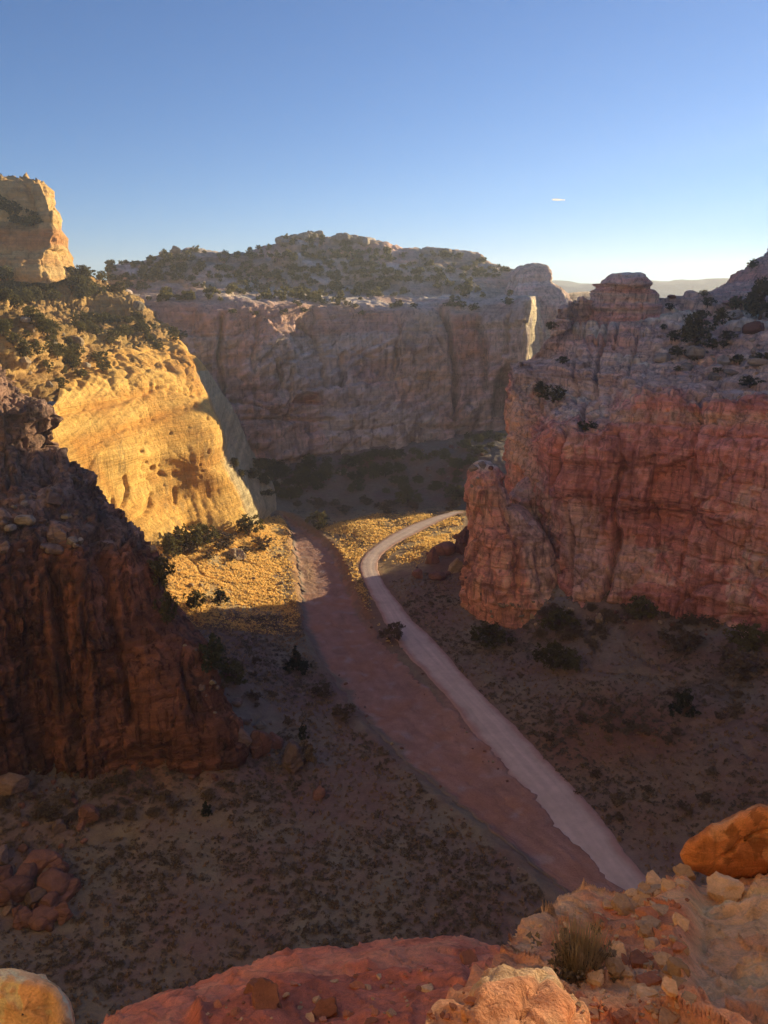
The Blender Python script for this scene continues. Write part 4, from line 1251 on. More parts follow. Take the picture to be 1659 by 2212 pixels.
def knob_col(P, N, px, py):
    c = mixc(np.tile(lin(.36, .21, .15), (len(P), 1)), lin(.37, .285, .225)[None], np.clip(.4 + 1.1 * strata(P, 913, .5), 0, 1))
    return mixc(c, lin(.17, .10, .085)[None], np.clip(1.5 * fbm(P * .3, 3, 916) - .3, 0, .7))


stack('rock_pillar', [ring(1122, 1222, 1290, 163, 7), ring(1124, 1216, 1215, 164, 7), ring(1116, 1212, 1150, 166, 6.5), ring(1105, 1212, 1100, 168, 6.5), ring(1107, 1207, 1066, 169, 6), ring(1122, 1198, 1044, 170, 5), ring(1136, 1186, 1036, 171, 3.5)], .32, 910, knob_col,
      dict(big=(.8, .1), blocks=[(4, 3.5, .8, .4, .06, 'a')], ledge=[(.22, .6, 's')], fine=((.16, .8, 4),)), 'stubby grey-brown rock pillar wedged behind the orange fin', 'rock')


def butte_col(P, N, px, py):
    st = strata(P, 923, .5)
    return mixc(np.tile(lin(.38, .21, .165), (len(P), 1)), lin(.42, .29, .225)[None], np.clip(.4 + 1.2 * st, 0, 1))


stack('butte', [ring(1240, 1450, 760, 224, 12), ring(1255, 1438, 705, 224, 10), ring(1268, 1425, 675, 224, 9), ring(1272, 1418, 655, 224, 9), ring(1276, 1416, 645, 224, 9), ring(1279, 1412, 634, 224, 8.5), ring(1278, 1406, 629, 224, 8.5), ring(1288, 1400, 626, 224, 8), ring(1290, 1398, 617, 224, 10), ring(1288, 1400, 613, 224, 10),
                ring(1299, 1398, 611, 224, 9), ring(1307, 1390, 604, 224, 8), ring(1312, 1386, 598, 224, 7), ring(1322, 1380, 595, 224, 5.5)], .35, 920, butte_col,
      dict(big=(.7, .1), blocks=[(4, 2.2, .8, .35, .06, 's')], ledge=[(.45, .7, 's')], fine=((.14, .8, 3),)), 'layered red butte on the skyline above the right cliff', 'butte')


def tower_col(P, N, px, py):
    sv = streaks(P, 934, .5)
    c = mixc(np.tile(lin(.38, .24, .19), (len(P), 1)), lin(.40, .31, .25)[None], np.clip(.4 + strata(P, 933, .2), 0, 1))
    c = mixc(c, lin(.45, .36, .28)[None], sstep(690, 720, py) * .6)
    return mixc(c, lin(.2, .13, .11)[None], np.clip(sv, 0, .6))


stack('rock_tower', [ring(1060, 1232, 900, 342, 30, 18, 4.5), ring(1070, 1228, 780, 342, 28, 18, 4.5), ring(1085, 1222, 690, 342, 26, 18, 4.5), ring(1090, 1219, 660, 342, 25, 18, 4.5), ring(1095, 1215, 643, 342, 23, 18, 4.5), ring(1100, 1204, 625, 342, 20, 18, 4.5), ring(1104, 1186, 613, 342, 17, 18, 4.5),
                     ring(1112, 1184, 590, 342, 14, 18, 4.5), ring(1122, 1182, 579, 342, 11, 18, 4.5), ring(1140, 1174, 570, 342, 7, 18, 4.5)], .6, 930, tower_col,
      dict(big=(.7, .05), blocks=[(8, 14, 1.4, .6, .05, 's')], ledge=[(.4, .3, 's')], fine=((.3, .4, 4),), grooves=[([(1100, 705), (1220, 700)], 3, 1.2)]), 'pinkish hazy rock tower behind the far wall edge', 'rock')


def distant_plateau():
    rows = []
    for (py_off, Y, z) in ((0, 1500, -2), (0, 1530, 40), (0, 1560, 70), (0, 1570, 94), (0, 1800, 97), (0, 1850, -2)):
        rows.append([W(x, Y + 40 * math.sin(x * .004), z + (0 if z < 50 else 2 * math.sin(x * .01))) for x in np.linspace(-300, 1700, 30)])

    def fn(P, N, px, py):
        d = 8 * fbm(P * .01, 4, 950)
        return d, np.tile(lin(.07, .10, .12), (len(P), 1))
    return patch('distant_mountain', rows, 12, fn, M['far'], label='distant flat plateau fading into blue haze on the horizon')


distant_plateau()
# ------------------------------------------------------------------ near ledges (the viewpoint)


def near_ledge():
    A = lambda pts: [at(*p) for p in pts]
    rm1 = [W(-.75, .3, 63.0), W(-.3, .3, 63.2), W(.4, .3, 63.3), W(1.1, .3, 63.4), W(2, .3, 63.5), W(3, .3, 63.6), W(5, .3, 63.8)]
    r0 = A([(880, 2320, 2.3), (1060, 2320, 2.3), (1240, 2320, 2.35), (1400, 2320, 2.4), (1540, 2320, 2.45), (1700, 2320, 2.5), (2100, 2320, 2.6)])
    r1 = A([(918, 2220, 2.9), (1090, 2220, 2.9), (1250, 2220, 2.95), (1400, 2220, 3.0), (1535, 2215, 2.95), (1690, 2200, 2.95), (2050, 2180, 3.0)])
    r2 = A([(1000, 2134, 3.5), (1128, 2130, 3.55), (1255, 2130, 3.7), (1400, 2120, 3.85), (1530, 2100, 3.75), (1690, 2075, 3.75), (2000, 2040, 3.8)])
    r3 = A([(1062, 2077, 4.1), (1140, 2064, 4.3), (1250, 2046, 4.7), (1395, 2022, 5.0), (1520, 1990, 4.85), (1690, 1955, 4.9), (1980, 1920, 5.0)])
    r4 = A([(1096, 2036, 4.6), (1146, 2000, 5.0), (1222, 1950, 5.7), (1385, 1938, 6.2), (1500, 1890, 6.3), (1690, 1852, 6.5), (1960, 1800, 6.6)])
    r5 = A([(1104, 2050, 4.9), (1156, 2020, 5.35), (1235, 1975, 6.05), (1392, 1960, 6.7), (1512, 1905, 7.1), (1700, 1862, 7.4), (1960, 1810, 7.5)])
    r6 = [p + np.array([0.1, .5, -2.2]) for p in r5]
    r7 = [p + np.array([0.4, 3, -20]) for p in r5]
    r8 = [np.array([p[0] + 1, p[1] + 8, -1]) for p in r5]
    for r_ in (rm1, r0, r1, r2, r3, r4, r5, r6, r7, r8):
        r_.append(r_[-1] + np.array([7, 1.0, .9]))
    rows = [[p + np.array([0, -6, 0.5]) for p in rm1], rm1, r0, r1, r2, r3, r4, r5, r6, r7, r8]

    def fn(P, N, px, py):
        smooth = np.clip(soft_poly(px, py, [(1495, 1890), (1480, 1960), (1470, 2050), (1490, 2120), (1560, 2200), (1700, 2260), (2100, 2300), (2100, 1700), (1600, 1850)], 14), 0, 1)
        d = .10 * fbm(P * .8, 3, 1000) + .05 * fbm(P * 3, 4, 1001) + .015 * fbm(P * 14, 3, 1002)
        m1, o1, k1 = masonry(P, 1031, .26, .60, .055, .035, .02, (1, .6), (.1, .25))
        m2, o2, k2 = masonry(P, 1041, .16, .9, .05, .03, .012, (1, .6), (-.2, .35))
        d = d + (1 - smooth) * m1 + smooth * m2 * .8
        d = d + .20 * smooth + smooth * (.06 * fbm(P * np.array([2, 2, 6]), 3, 1004))
        rnd = np.random.default_rng(3)
        for k in range(26):
            a, b_, s = rnd.uniform(1500, 1659), rnd.uniform(2000, 2200), rnd.uniform(3, 10)
            dd = ((px - a) / s) ** 2 + ((py - b_) / (s * .7)) ** 2
            d = d + rnd.choice([-.03, .03]) * np.exp(-dd * dd)
        d = d - .06 * np.exp(-(seg_dist(px, py, [(1560, 2130), (1600, 2115), (1650, 2140), (1659, 2160)]) / 5) ** 2) - .04 * np.exp(-(seg_dist(px, py, [(1510, 1935), (1580, 1925), (1659, 1905)]) / 4) ** 2)
        d = d - .05 * np.exp(-(seg_dist(px, py, [(1560, 2180), (1580, 2150), (1620, 2160), (1659, 2200)]) / 4) ** 2)
        c = mixc(np.tile(lin(.46, .20, .11), (len(P), 1)), lin(.52, .29, .18)[None], np.clip(.4 + 1.1 * fbm(P * 1.6, 4, 1005), 0, 1))
        sc = mixc(np.tile(lin(.58, .28, .16), (len(P), 1)), lin(.60, .335, .205)[None], np.clip(.4 + 1.2 * fbm(P * 1.1, 4, 1006), 0, 1))
        sc = mixc(sc, lin(.58, .35, .255)[None], np.clip(1.8 * fbm(P * 2.2, 3, 1007) - .5, 0, .5))
        c = c * (1 + .3 * o1)[:, None]
        sc = sc * (1 + .22 * o2 + .15 * (k2 - .5))[:, None]
        c = mixc(c, sc, smooth)
        lip = np.clip(soft_poly(px, py, [(1090, 2050), (1140, 1995), (1190, 1940), (1300, 1930), (1310, 1960), (1200, 2000), (1150, 2060)], 12), 0, 1)
        c = mixc(c, lin(.50, .32, .20)[None], .8 * lip)
        c = mixc(c, lin(.30, .11, .055)[None], np.clip(1.6 * fbm(P * 1.3, 2, 1008) - .5, 0, .6) * (1 - smooth))
        return d, c
    return patch('rock_terrain', rows, 0.03, fn, M['near'], label='tan rock ledge with stony dirt in the near right corner', cr=(0, -1, -2), cc=(-1,))


def red_ledge():
    A = lambda pts: [at(*p) for p in pts]
    r0 = A([(-60, 2420, 5.2), (150, 2420, 5.4), (400, 2420, 5.6), (620, 2420, 5.7), (860, 2400, 5.7), (1100, 2380, 5.6), (1300, 2340, 5.4)])
    r1 = A([(120, 2280, 6.6), (250, 2260, 6.8), (430, 2240, 7.0), (640, 2230, 7.0), (860, 2220, 6.9), (1060, 2200, 6.7), (1240, 2170, 6.5)])
    r2 = A([(215, 2216, 7.6), (330, 2172, 7.9), (480, 2140, 8.2), (660, 2120, 8.3), (860, 2112, 8.2), (1040, 2104, 8.0), (1200, 2090, 7.8)])
    r3 = A([(228, 2208, 8.0), (345, 2156, 8.6), (500, 2097, 9.2), (660, 2062, 9.5), (860, 2045, 9.6), (1030, 2050, 9.4), (1180, 2060, 9.2)])
    r4 = A([(240, 2212, 8.4), (352, 2160, 9.1), (508, 2102, 9.8), (664, 2067, 10.2), (862, 2050, 10.4), (1032, 2056, 10.2), (1180, 2068, 10)])
    r5 = [p + np.array([-.1, .5, -2.5]) for p in r4]
    r6 = [p + np.array([-.3, 3, -20]) for p in r4]
    r7 = [np.array([p[0] - 1, p[1] + 8, -1]) for p in r4]
    rm = [np.array([p[0] * .8, .4, -3.6 + 65 - .7]) for p in r0]
    rows = [rm, r0, r1, r2, r3, r4, r5, r6, r7]

    def fn(P, N, px, py):
        d = .16 * fbm(P * .6, 3, 1100) + .05 * fbm(P * np.array([2, 2, 5]), 4, 1101) + .02 * fbm(P * 10, 3, 1102)
        d = d - .20 * soft_poly(px, py, [(420, 2190), (560, 2150), (800, 2120), (1010, 2100), (1030, 2180), (900, 2300), (420, 2300)], 14)
        m1, o1, k1 = masonry(P, 1131, .35, 1.1, .12, .06, .03, (1, .6), (.05, .2))
        d = d + m1 * .5
        lip = np.clip(1 - soft_poly(px, py, [(380, 2220), (520, 2150), (800, 2112), (1050, 2096), (1100, 2300), (380, 2300)], 16), 0, 1)
        c = mixc(np.tile(lin(.36, .13, .09), (len(P), 1)), lin(.52, .21, .14)[None], np.clip(lip * .9 + .8 * fbm(P * .9, 3, 1103), 0, 1))
        c = mixc(c, lin(.24, .085, .06)[None], np.clip(1.4 * fbm(P * 1.7, 3, 1104) - .2, 0, .7))
        return d, c
    return patch('rock_terrain', rows, 0.055, fn, M['near'], label='red sloping rock ledge along the bottom edge')


near_ledge()
red_ledge()


def slab(name, outline, Y, thick, label, colA, colB, seed, lean=0.0, yaw=0.0):
    """a thick angular boulder whose face follows a traced outline; real depth behind it"""
    pts = [at(px, py, Y) for px, py in outline]
    c = np.mean(pts, axis=0)
    rows = []
    for (s, dy) in ((.02, -.10), (.4, -.10), (.8, -.08), (.94, -.04), (.985, -.02), (1.0, .02), (1.0, .08), (1.0, .45), (.97, .8), (.8, .97), (.3, 1.0), (.02, 1.0)):
        ring_ = []
        for p in pts + [pts[0]]:
            q = c + (p - c) * s
            v = (q - CAM) / np.linalg.norm(q - CAM)
            ring_.append(q + v * (thick * dy + lean * (q[2] - c[2])))
        rows.append(ring_)

    def fn(P, N, px, py):
        zz_ = P[:, 2] + .45 * P[:, 0] + .08 * fbm(P * 2, 2, seed + 5)
        d = .03 * fbm(P * 1.2, 3, seed) + .015 * fbm(P * 6, 5, seed + 1, .6) + .012 * np.tanh(3 * pn(np.stack([zz_ * 0, zz_ * 0, zz_ * 7], 1), seed + 6)) - .012 * blotch(P, seed + 8, 2.2, .1, .16)
        d = d - .06 * np.exp(-(seg_dist(px, py, [(1560, 1850), (1600, 1818), (1659, 1795)]) / 3.5) ** 2)
        cc = mixc(np.tile(colA, (len(P), 1)), colB[None], np.clip(.5 + 1.2 * fbm(P * 2, 4, seed + 2), 0, 1))
        cc = mixc(cc, colA[None] * lin(1.1, 1.35, 1.6), .7 * blotch(P, seed + 8, 2.2, .1, .16))
        cc = mixc(cc, colB[None] * .45, .6 * blotch(P, seed + 9, 5, .2, .28))
        return d, cc
    return patch(name, rows, 0.03, fn, M['near'], closed=True, flip=False, label=label, cat='boulder', kind=None)


slab('boulder', [(1474, 1845), (1482, 1828), (1525, 1797), (1600, 1757), (1640, 1738), (1660, 1741), (1740, 1735), (1790, 1800), (1760, 1860), (1680, 1880), (1600, 1896), (1530, 1886), (1482, 1866)], 7.1, 1.3,
     'orange slab boulder leaning at the right edge above the tan ledge', lin(.42, .20, .09), lin(.32, .14, .06), 1200, lean=.25)
slab('boulder', [(-90, 2150), (-60, 2112), (0, 2103), (60, 2108), (110, 2122), (140, 2150), (156, 2195), (160, 2260), (120, 2330), (-80, 2330)], 4.2, 1.1,
     'pale rounded boulder in the bottom left corner', lin(.50, .37, .25), lin(.42, .28, .18), 1210, lean=.35)


def blob(name, ringsdef, seed, colfn, label, res=.03):
    rings = [ring(*r) for r in ringsdef]
    top = rings[-1]
    c = np.mean(top[:-1], axis=0)
    rings = rings + [[c + (p - c) * .04 + np.array([0, 0, .02]) for p in top]]

    def fn(P, N, px, py):
        d = .09 * fbm(P * 2.2, 3, seed) + masonry(P, seed + 31, .14, .5, .05, .035, .012, (1, .5), (.6, .3))[0] + .04 * fbm(P * np.array([3, 3, 7]), 3, seed + 1) + .012 * fbm(P * 14, 3, seed + 2)
        return d, colfn(P, N, px, py)
    return patch(name, rings, res, fn, M['near'], closed=True, label=label, cat='boulder', kind=None)


def lobe_col(P, N, px, py):
    sw = fbm(np.stack([P[:, 0] * 2 + P[:, 2] * 3, P[:, 1] * 1.2, P[:, 2] * 2], 1) + .8 * fbm(P * 1.2, 2, 5)[:, None], 4, 1301)
    c = mixc(np.tile(lin(.48, .25, .15), (len(P), 1)), lin(.54, .34, .22)[None], np.clip(.4 + 1.2 * sw, 0, 1))
    c = mixc(c, lin(.58, .46, .35)[None], .8 * sstep(1140, 1200, px) * sstep(2140, 2100, py))
    c = mixc(c, lin(.30, .15, .09)[None], .75 * sstep(.05, .25, sw) * sstep(.6, .35, sw) * sstep(1180, 1120, px))
    c = mixc(c, lin(.40, .22, .13)[None], .6 * blotch(P, 1303, 2.5, .05, .12))
    return mixc(c, lin(.22, .11, .07)[None], np.clip(1.6 * fbm(P * 2.2, 3, 1302) - .45, 0, .7))


blob('boulder', [(880, 1245, 2470, 2.0, .36), (925, 1252, 2400, 2.1, .38), (975, 1262, 2335, 2.25, .38), (1005, 1266, 2285, 2.42, .37), (1030, 1262, 2240, 2.6, .33), (1048, 1250, 2204, 2.78, .27), (1062, 1222, 2180, 2.93, .2)], 1300, lobe_col,
     'swirled tan boulder at the bottom centre beside the grass tuft')

# ------------------------------------------------------------------ placing things on the terrain
bpy.context.view_layer.update()
DG = bpy.context.evaluated_depsgraph_get()


def hit(px, py):
    d = Vector(ray(px, py)).normalized()
    ok, loc, nor, idx, ob, mt = SC.ray_cast(DG, Vector(CAM), d)
    return (loc, nor, ob) if ok else (None, None, None)


def drop(x, y):
    ok, loc, nor, idx, ob, mt = SC.ray_cast(DG, Vector((x, y, 200)), Vector((0, 0, -1)))
    return loc if ok else None


# ---- boulders
def boulder_mesh(name, seed, mat, kind, col):
    rnd = np.random.default_rng(seed)
    bm = bmesh.new()
    bmesh.ops.create_icosphere(bm, subdivisions=4, radius=1)
    V = np.array([v.co[:] for v in bm.verts])
    Fc = np.array([[v.index for v in f.verts] for f in bm.faces])
    bm.free()
    if kind == 'angular':
        r = np.full(len(V), 1.25)
        for k in range(13):
            n = rnd.normal(size=3)
            n /= np.linalg.norm(n)
            hh = rnd.uniform(.55, .95)
            dt = V @ n
            r = np.minimum(r, np.where(dt > .05, hh / np.maximum(dt, .05), 9))
    elif kind == 'flake':
        r = np.full(len(V), 1.3)
        for k in range(9):
            a = rnd.uniform(0, 6.28)
            n = np.array([math.cos(a), math.sin(a), rnd.uniform(-.25, .25)])
            n /= np.linalg.norm(n)
            hh = rnd.uniform(.55, 1.0)
            dt = V @ n
            r = np.minimum(r, np.where(dt > .05, hh / np.maximum(dt, .05), 9))
        for s in (1, -1):
            n = np.array([rnd.uniform(-.25, .25), rnd.uniform(-.25, .25), s])
            n /= np.linalg.norm(n)
            dt = V @ n
            r = np.minimum(r, np.where(dt > .05, rnd.uniform(.28, .45) / np.maximum(dt, .05), 9))
    else:
        e = rnd.uniform(2.2, 3.6)
        ax = np.array([1, rnd.uniform(.7, .95), rnd.uniform(.6, .85)])
        r = 1 / (np.abs(V / ax) ** e).sum(1) ** (1 / e)
    r = r * (1 + .10 * fbm(V * 1.6 + seed, 3, seed) + .035 * fbm(V * 6 + seed, 3, seed))
    dirn = rnd.normal(size=3) * .35 + np.array([0, 0, 1])
    lz = (V * r[:, None]) @ dirn
    r = r + .05 * np.tanh(4 * pn(np.stack([lz * 0 + seed, lz * 0, lz * 3.2], 1), seed + 7)) + .02 * fbm(V * 14, 2, seed + 8)
    P = V * r[:, None]
    c = np.tile(np.array(col), (len(P), 1)) * (1 + .18 * fbm(V * 2 + 3, 3, seed + 1))[:, None]
    return new_mesh(name, P, Fc, mat, c, smooth=False if kind != 'round' else True)


BM = {}
cc_ = {'red': (.26, .125, .095), 'pale': (.37, .29, .225), 'purple': (.25, .165, .135), 'tan': (.44, .30, .19)}
for key, col in cc_.items():
    BM[key] = [boulder_mesh('boulder', 20 + k + 50 * i, M['boulder'], 'angular' if k < 4 else 'round', col) for i, k in enumerate(range(6))]
SM = {}
for key, col in (('tan', (.46, .29, .18)), ('red', (.34, .14, .09)), ('pale', (.46, .30, .20))):
    SM[key] = [boulder_mesh('stone', 400 + k, M['stone'], 'flake' if k < 5 else 'angular', col) for k in range(7)]


def put_boulder(px, py, wpx, key, label, group, flat=.75, nm='boulder', sink=.25, pool=None, cat=None):
    loc, nor, ob = hit(px, py)
    if loc is None:
        return None
    zc = (np.array(loc) - CAM)[1] * CP - (np.array(loc) - CAM)[2] * SP
    s = wpx / F * zc / 2
    o = link(nm, random.choice((pool or BM)[key]))
    o.location = loc + Vector((0, 0, s * flat * (0.7 - sink)))
    o.rotation_euler = (random.uniform(-.3, .3), random.uniform(-.3, .3), random.uniform(0, 6.28))
    o.scale = (s * random.uniform(.9, 1.15), s * random.uniform(.75, 1.05), s * flat * random.uniform(.8, 1.15))
    tag(o, label, cat or nm.replace('_', ' '), group)
    return o


def rnd_in(poly):
    xs, ys = [p[0] for p in poly], [p[1] for p in poly]
    while True:
        x, y = random.uniform(min(xs), max(xs)), random.uniform(min(ys), max(ys))
        if in_poly(np.array([x]), np.array([y]), poly)[0]:
            return x, y


# big individual boulders seen in the photograph
for (px, py, w, key, fl, lab) in [
    (80, 1880, 75, 'red', .55, 'long red block on top of the boulder pile by the lower left edge'), (120, 1925, 80, 'red', .9, 'layered red boulder at the right end of the lower left pile'),
    (30, 1935, 70, 'red', .9, 'red boulder at the left frame edge in the lower left pile'), (75, 1945, 60, 'purple', .8, 'darker boulder in the middle of the lower left pile'),
    (95, 1990, 60, 'red', .9, 'red boulder low in the middle of the lower left pile'), (140, 1985, 40, 'red', 1.0, 'upright red boulder at the foot of the lower left pile'),
    (50, 1985, 50, 'red', .7, 'red boulder at the lower left of the left edge pile'), (188, 1775, 48, 'red', .9, 'single red boulder above and right of the lower left pile'),
    (130, 1790, 34, 'purple', 1.1, 'upright dark boulder above the lower left pile'), (40, 1705, 70, 'purple', .8, 'large dark boulder against the base of the left buttress'),
    (555, 1630, 50, 'red', 1.2, 'upright reddish block at the right corner of the left buttress'), (595, 1610, 44, 'red', 1.0, 'red split block beside the left buttress corner'),
    (630, 1655, 70, 'purple', .8, 'large rounded purplish boulder right of the left buttress corner'), (520, 1600, 40, 'purple', 1.0, 'dark block touching the left buttress corner'),
    (688, 1715, 38, 'red', .6, 'small isolated orange red boulder in the sage flat'), (560, 1570, 30, 'pale', .6, 'pale flat boulder in the rubble right of the left buttress'),
    (1000, 1190, 46, 'red', 1.5, 'dark upright slab leaning against the left side of the fin'), (962, 1195, 38, 'red', 1.1, 'red boulder in the heap left of the fin'),
    (935, 1215, 34, 'red', 1.2, 'upright red slab low in the heap left of the fin'), (985, 1232, 40, 'tan', 1.1, 'tan boulder at the foot of the fin'),
    (905, 1248, 28, 'red', .7, 'red flat boulder out on the flat left of the fin'), (945, 1250, 40, 'red', .6, 'wide low boulder below the heap left of the fin'),
    (1295, 1345, 26, 'tan', 1.0, 'tan boulder at the foot of the right cliff'), (1560, 785, 36, 'pale', .8, 'pale angular boulder on the cap of the right cliff'),
    (1500, 770, 48, 'pale', .8, 'large pale boulder at the middle of the right cap rocks'), (1430, 780, 38, 'pale', .7, 'rounded pale boulder at the left of the cap rocks'),
    (1480, 800, 46, 'pale', .6, 'low rounded pale boulder on the cap edge'), (1590, 690, 40, 'pale', .7, 'pale block on the upper ledge of the right cap'),
    (1625, 720, 44, 'red', 1.0, 'pinkish boulder on the upper ledge of the right cap'), (1545, 820, 30, 'pale', .8, 'small rounded pale boulder on the right cap edge'),
    (1640, 790, 44, 'pale', .6, 'flat pale boulder near the right frame edge on the cap'), (1450, 642, 22, 'red', .4, 'small red mushroom rock right of the butte'),
    (300, 668, 24, 'pale', 1.2, 'rounded pale knob at the end of the left ledge'), (165, 745, 30, 'tan', 1.1, 'rounded lit knob at the right end of the left shelf'),
    (330, 1190, 26, 'tan', .8, 'lit tan boulder below the golden wall'), (508, 1205, 52, 'tan', .7, 'broad lit tan boulder in the grass below the golden wall'),
]:
    put_boulder(px, py, w, key, lab, None, fl)


def scatter(poly, n, w0, w1, keys, label, group, flat=.75, nm='boulder', pool=None, sink=.25, cat=None, ok=None):
    for k in range(n):
        px, py = rnd_in(poly)
        w = w0 * (w1 / w0) ** (random.random() ** 2.2)
        put_boulder(px, py, w, random.choice(keys), label, group, flat, nm, sink, pool, cat)


scatter([(880, 1240), (930, 1190), (980, 1140), (1010, 1180), (1010, 1270), (930, 1260)], 20, 7, 22, ['red', 'red', 'purple'], 'small red rubble boulder heaped left of the fin', 'rubble boulders left of the fin')
scatter([(385, 1390), (460, 1400), (560, 1500), (650, 1590), (620, 1660), (520, 1640), (450, 1520)], 34, 7, 28, ['purple', 'pale', 'red', 'purple'], 'grey or reddish talus boulder right of the left buttress', 'talus boulders right of the left buttress')
scatter([(0, 1080), (110, 1020), (200, 1090), (240, 1150), (150, 1200), (0, 1195)], 30, 14, 46, ['purple', 'pale', 'purple'], 'grey angular block on the rubble slope of the left buttress', 'blocks on the left buttress slope')
scatter([(0, 1720), (180, 1720), (220, 1800), (160, 1880), (0, 1860)], 16, 9, 26, ['red', 'purple'], 'dark red boulder scattered under the left buttress', 'boulders under the left buttress')
scatter([(860, 1000), (1000, 950), (1085, 940), (1085, 1010), (1010, 1060), (900, 1040)], 30, 7, 24, ['pale', 'pale', 'red'], 'pale boulder on the slope below the far wall', 'pale boulders below the far wall')
scatter([(540, 1000), (760, 1000), (700, 1070), (600, 1075)], 10, 8, 26, ['pale'], 'pale boulder among dark trees at the canyon bend', 'pale boulders at the canyon bend')
scatter([(1400, 760), (1500, 740), (1659, 690), (1659, 830), (1560, 835), (1420, 800)], 30, 8, 28, ['pale', 'pale', 'tan'], 'pale rounded boulder strewn over the right cap', 'boulders on the right cap')
scatter([(0, 690), (110, 690), (160, 740), (200, 790), (110, 840), (40, 800)], 18, 12, 30, ['tan', 'tan', 'pale'], 'rounded lit knob on the sunny left shelf', 'rounded knobs on the left shelf', .95)
scatter([(1030, 1270), (1200, 1300), (1210, 1330), (1060, 1340)], 12, 7, 18, ['pale', 'tan'], 'small pale boulder below the fin', 'small boulders below the fin')
scatter([(600, 1120), (640, 1320), (560, 1330), (400, 1300), (420, 1190)], 10, 6, 16, ['tan'], 'small lit stone in the golden grass', 'stones in the golden grass')

scatter([(0, 1860), (110, 1850), (165, 1900), (165, 1985), (100, 2010), (0, 2000)], 22, 24, 64, ['red', 'red', 'purple'], 'red block in the tumbled pile by the lower left edge', 'tumbled blocks at the lower left', .85)
for (x0, x1, y0, y1, n) in [(556, 620, 528, 520, 6), (628, 700, 512, 504, 8), (720, 795, 508, 524, 8), (210, 240, 550, 546, 3), (280, 420, 546, 541, 5)]:
    for k in range(n):
        t_ = (k + .5) / n
        put_boulder(x0 + (x1 - x0) * t_, y0 + (y1 - y0) * t_ + random.uniform(2, 9), random.uniform(12, 30), 'pale', 'pale blocky outcrop on the skyline of the far mesa', 'skyline outcrops of the far mesa', .7, 'boulder', .1)
scatter([(640, 1330), (690, 1400), (850, 1590), (1040, 1790), (1150, 1900), (1100, 1880), (960, 1750), (800, 1590), (680, 1440)], 36, 3.5, 9, ['pale', 'purple', 'red'], 'small washed stone along the near edge of the wash', 'stones along the wash', .75, 'river_stone')
scatter([(760, 1250), (860, 1390), (1000, 1540), (1100, 1690), (1060, 1680), (900, 1500), (760, 1330)], 20, 3.5, 8, ['red', 'pale'], 'small stone on the bank between wash and road', 'stones between wash and road', .75, 'river_stone')
scatter([(1080, 1300), (1240, 1312), (1400, 1325), (1600, 1365), (1659, 1385), (1659, 1402), (1400, 1350), (1130, 1350)], 54, 5, 17, ['red', 'tan', 'red', 'pale'], 'reddish fallen block along the foot of the right cliff', 'talus along the right cliff foot', .8, 'talus_rock')
scatter([(0, 1695), (250, 1668), (480, 1660), (520, 1690), (300, 1705), (0, 1735)], 30, 6, 20, ['red', 'purple'], 'dark fallen block along the foot of the left buttress', 'talus along the left buttress foot', .8, 'talus_rock')
scatter([(560, 1085), (760, 985), (1000, 950), (1000, 985), (800, 1010), (620, 1080)], 40, 5, 15, ['pale', 'pale', 'red'], 'pale fallen block along the foot of the far wall', 'talus along the far wall foot', .8, 'talus_rock')
# loose stones on the near ledges
SCREE = [(1285, 1950), (1420, 1930), (1478, 1890), (1490, 1960), (1475, 2060), (1500, 2120), (1560, 2212), (1230, 2212), (1275, 2100), (1310, 2040)]
scatter(SCREE, 150, 10, 58, ['tan', 'red', 'tan', 'pale'], 'flat angular stone in the scree beside the grass tuft', 'scree stones on the tan ledge', .6, 'stone', SM, .35)
scatter([(1330, 1940), (1460, 1900), (1440, 1960), (1340, 1975)], 18, 24, 62, ['tan', 'pale'], 'larger flat stone at the lip of the tan ledge', 'stones at the ledge lip', .55, 'stone', SM, .3)
scatter([(1160, 1960), (1290, 1945), (1300, 2000), (1180, 2040), (1130, 2050)], 14, 8, 26, ['tan', 'pale'], 'small pale stone on the rock left of the grass tuft', 'stones left of the grass tuft', .6, 'stone', SM, .35)
scatter([(440, 2180), (560, 2130), (800, 2095), (1020, 2085), (1020, 2190), (900, 2212), (430, 2212)], 80, 7, 34, ['red', 'red', 'tan'], 'small red stone on the red ledge', 'stones on the red ledge', .6, 'stone', SM, .35)
for (px, py, w, lab) in [(575, 2170, 90, 'large brown slab lying on the red ledge'), (705, 2190, 70, 'square brown slab on the red ledge'), (1015, 2080, 60, 'grey block jammed between the red and tan ledges'), (550, 2138, 44, 'pale flake on the left of the red ledge')]:
    put_boulder(px, py, w, 'red', lab, None, .6, 'stone', .3, SM)
for (px, py, w, lab) in [(1430, 1975, 66, 'big flat tan stone near the top of the scree'), (1400, 2015, 52, 'reddish stone in the upper scree'), (1330, 2095, 50, 'tan stone in the middle of the scree'), (1485, 2160, 40, 'tan stone at the lower right of the scree'), (1400, 2150, 60, 'dark flat stone low in the scree'), (1560, 1930, 80, 'flat tan slab under the orange boulder')]:
    put_boulder(px, py, w, 'tan', lab, None, .5, 'stone', .3, SM)


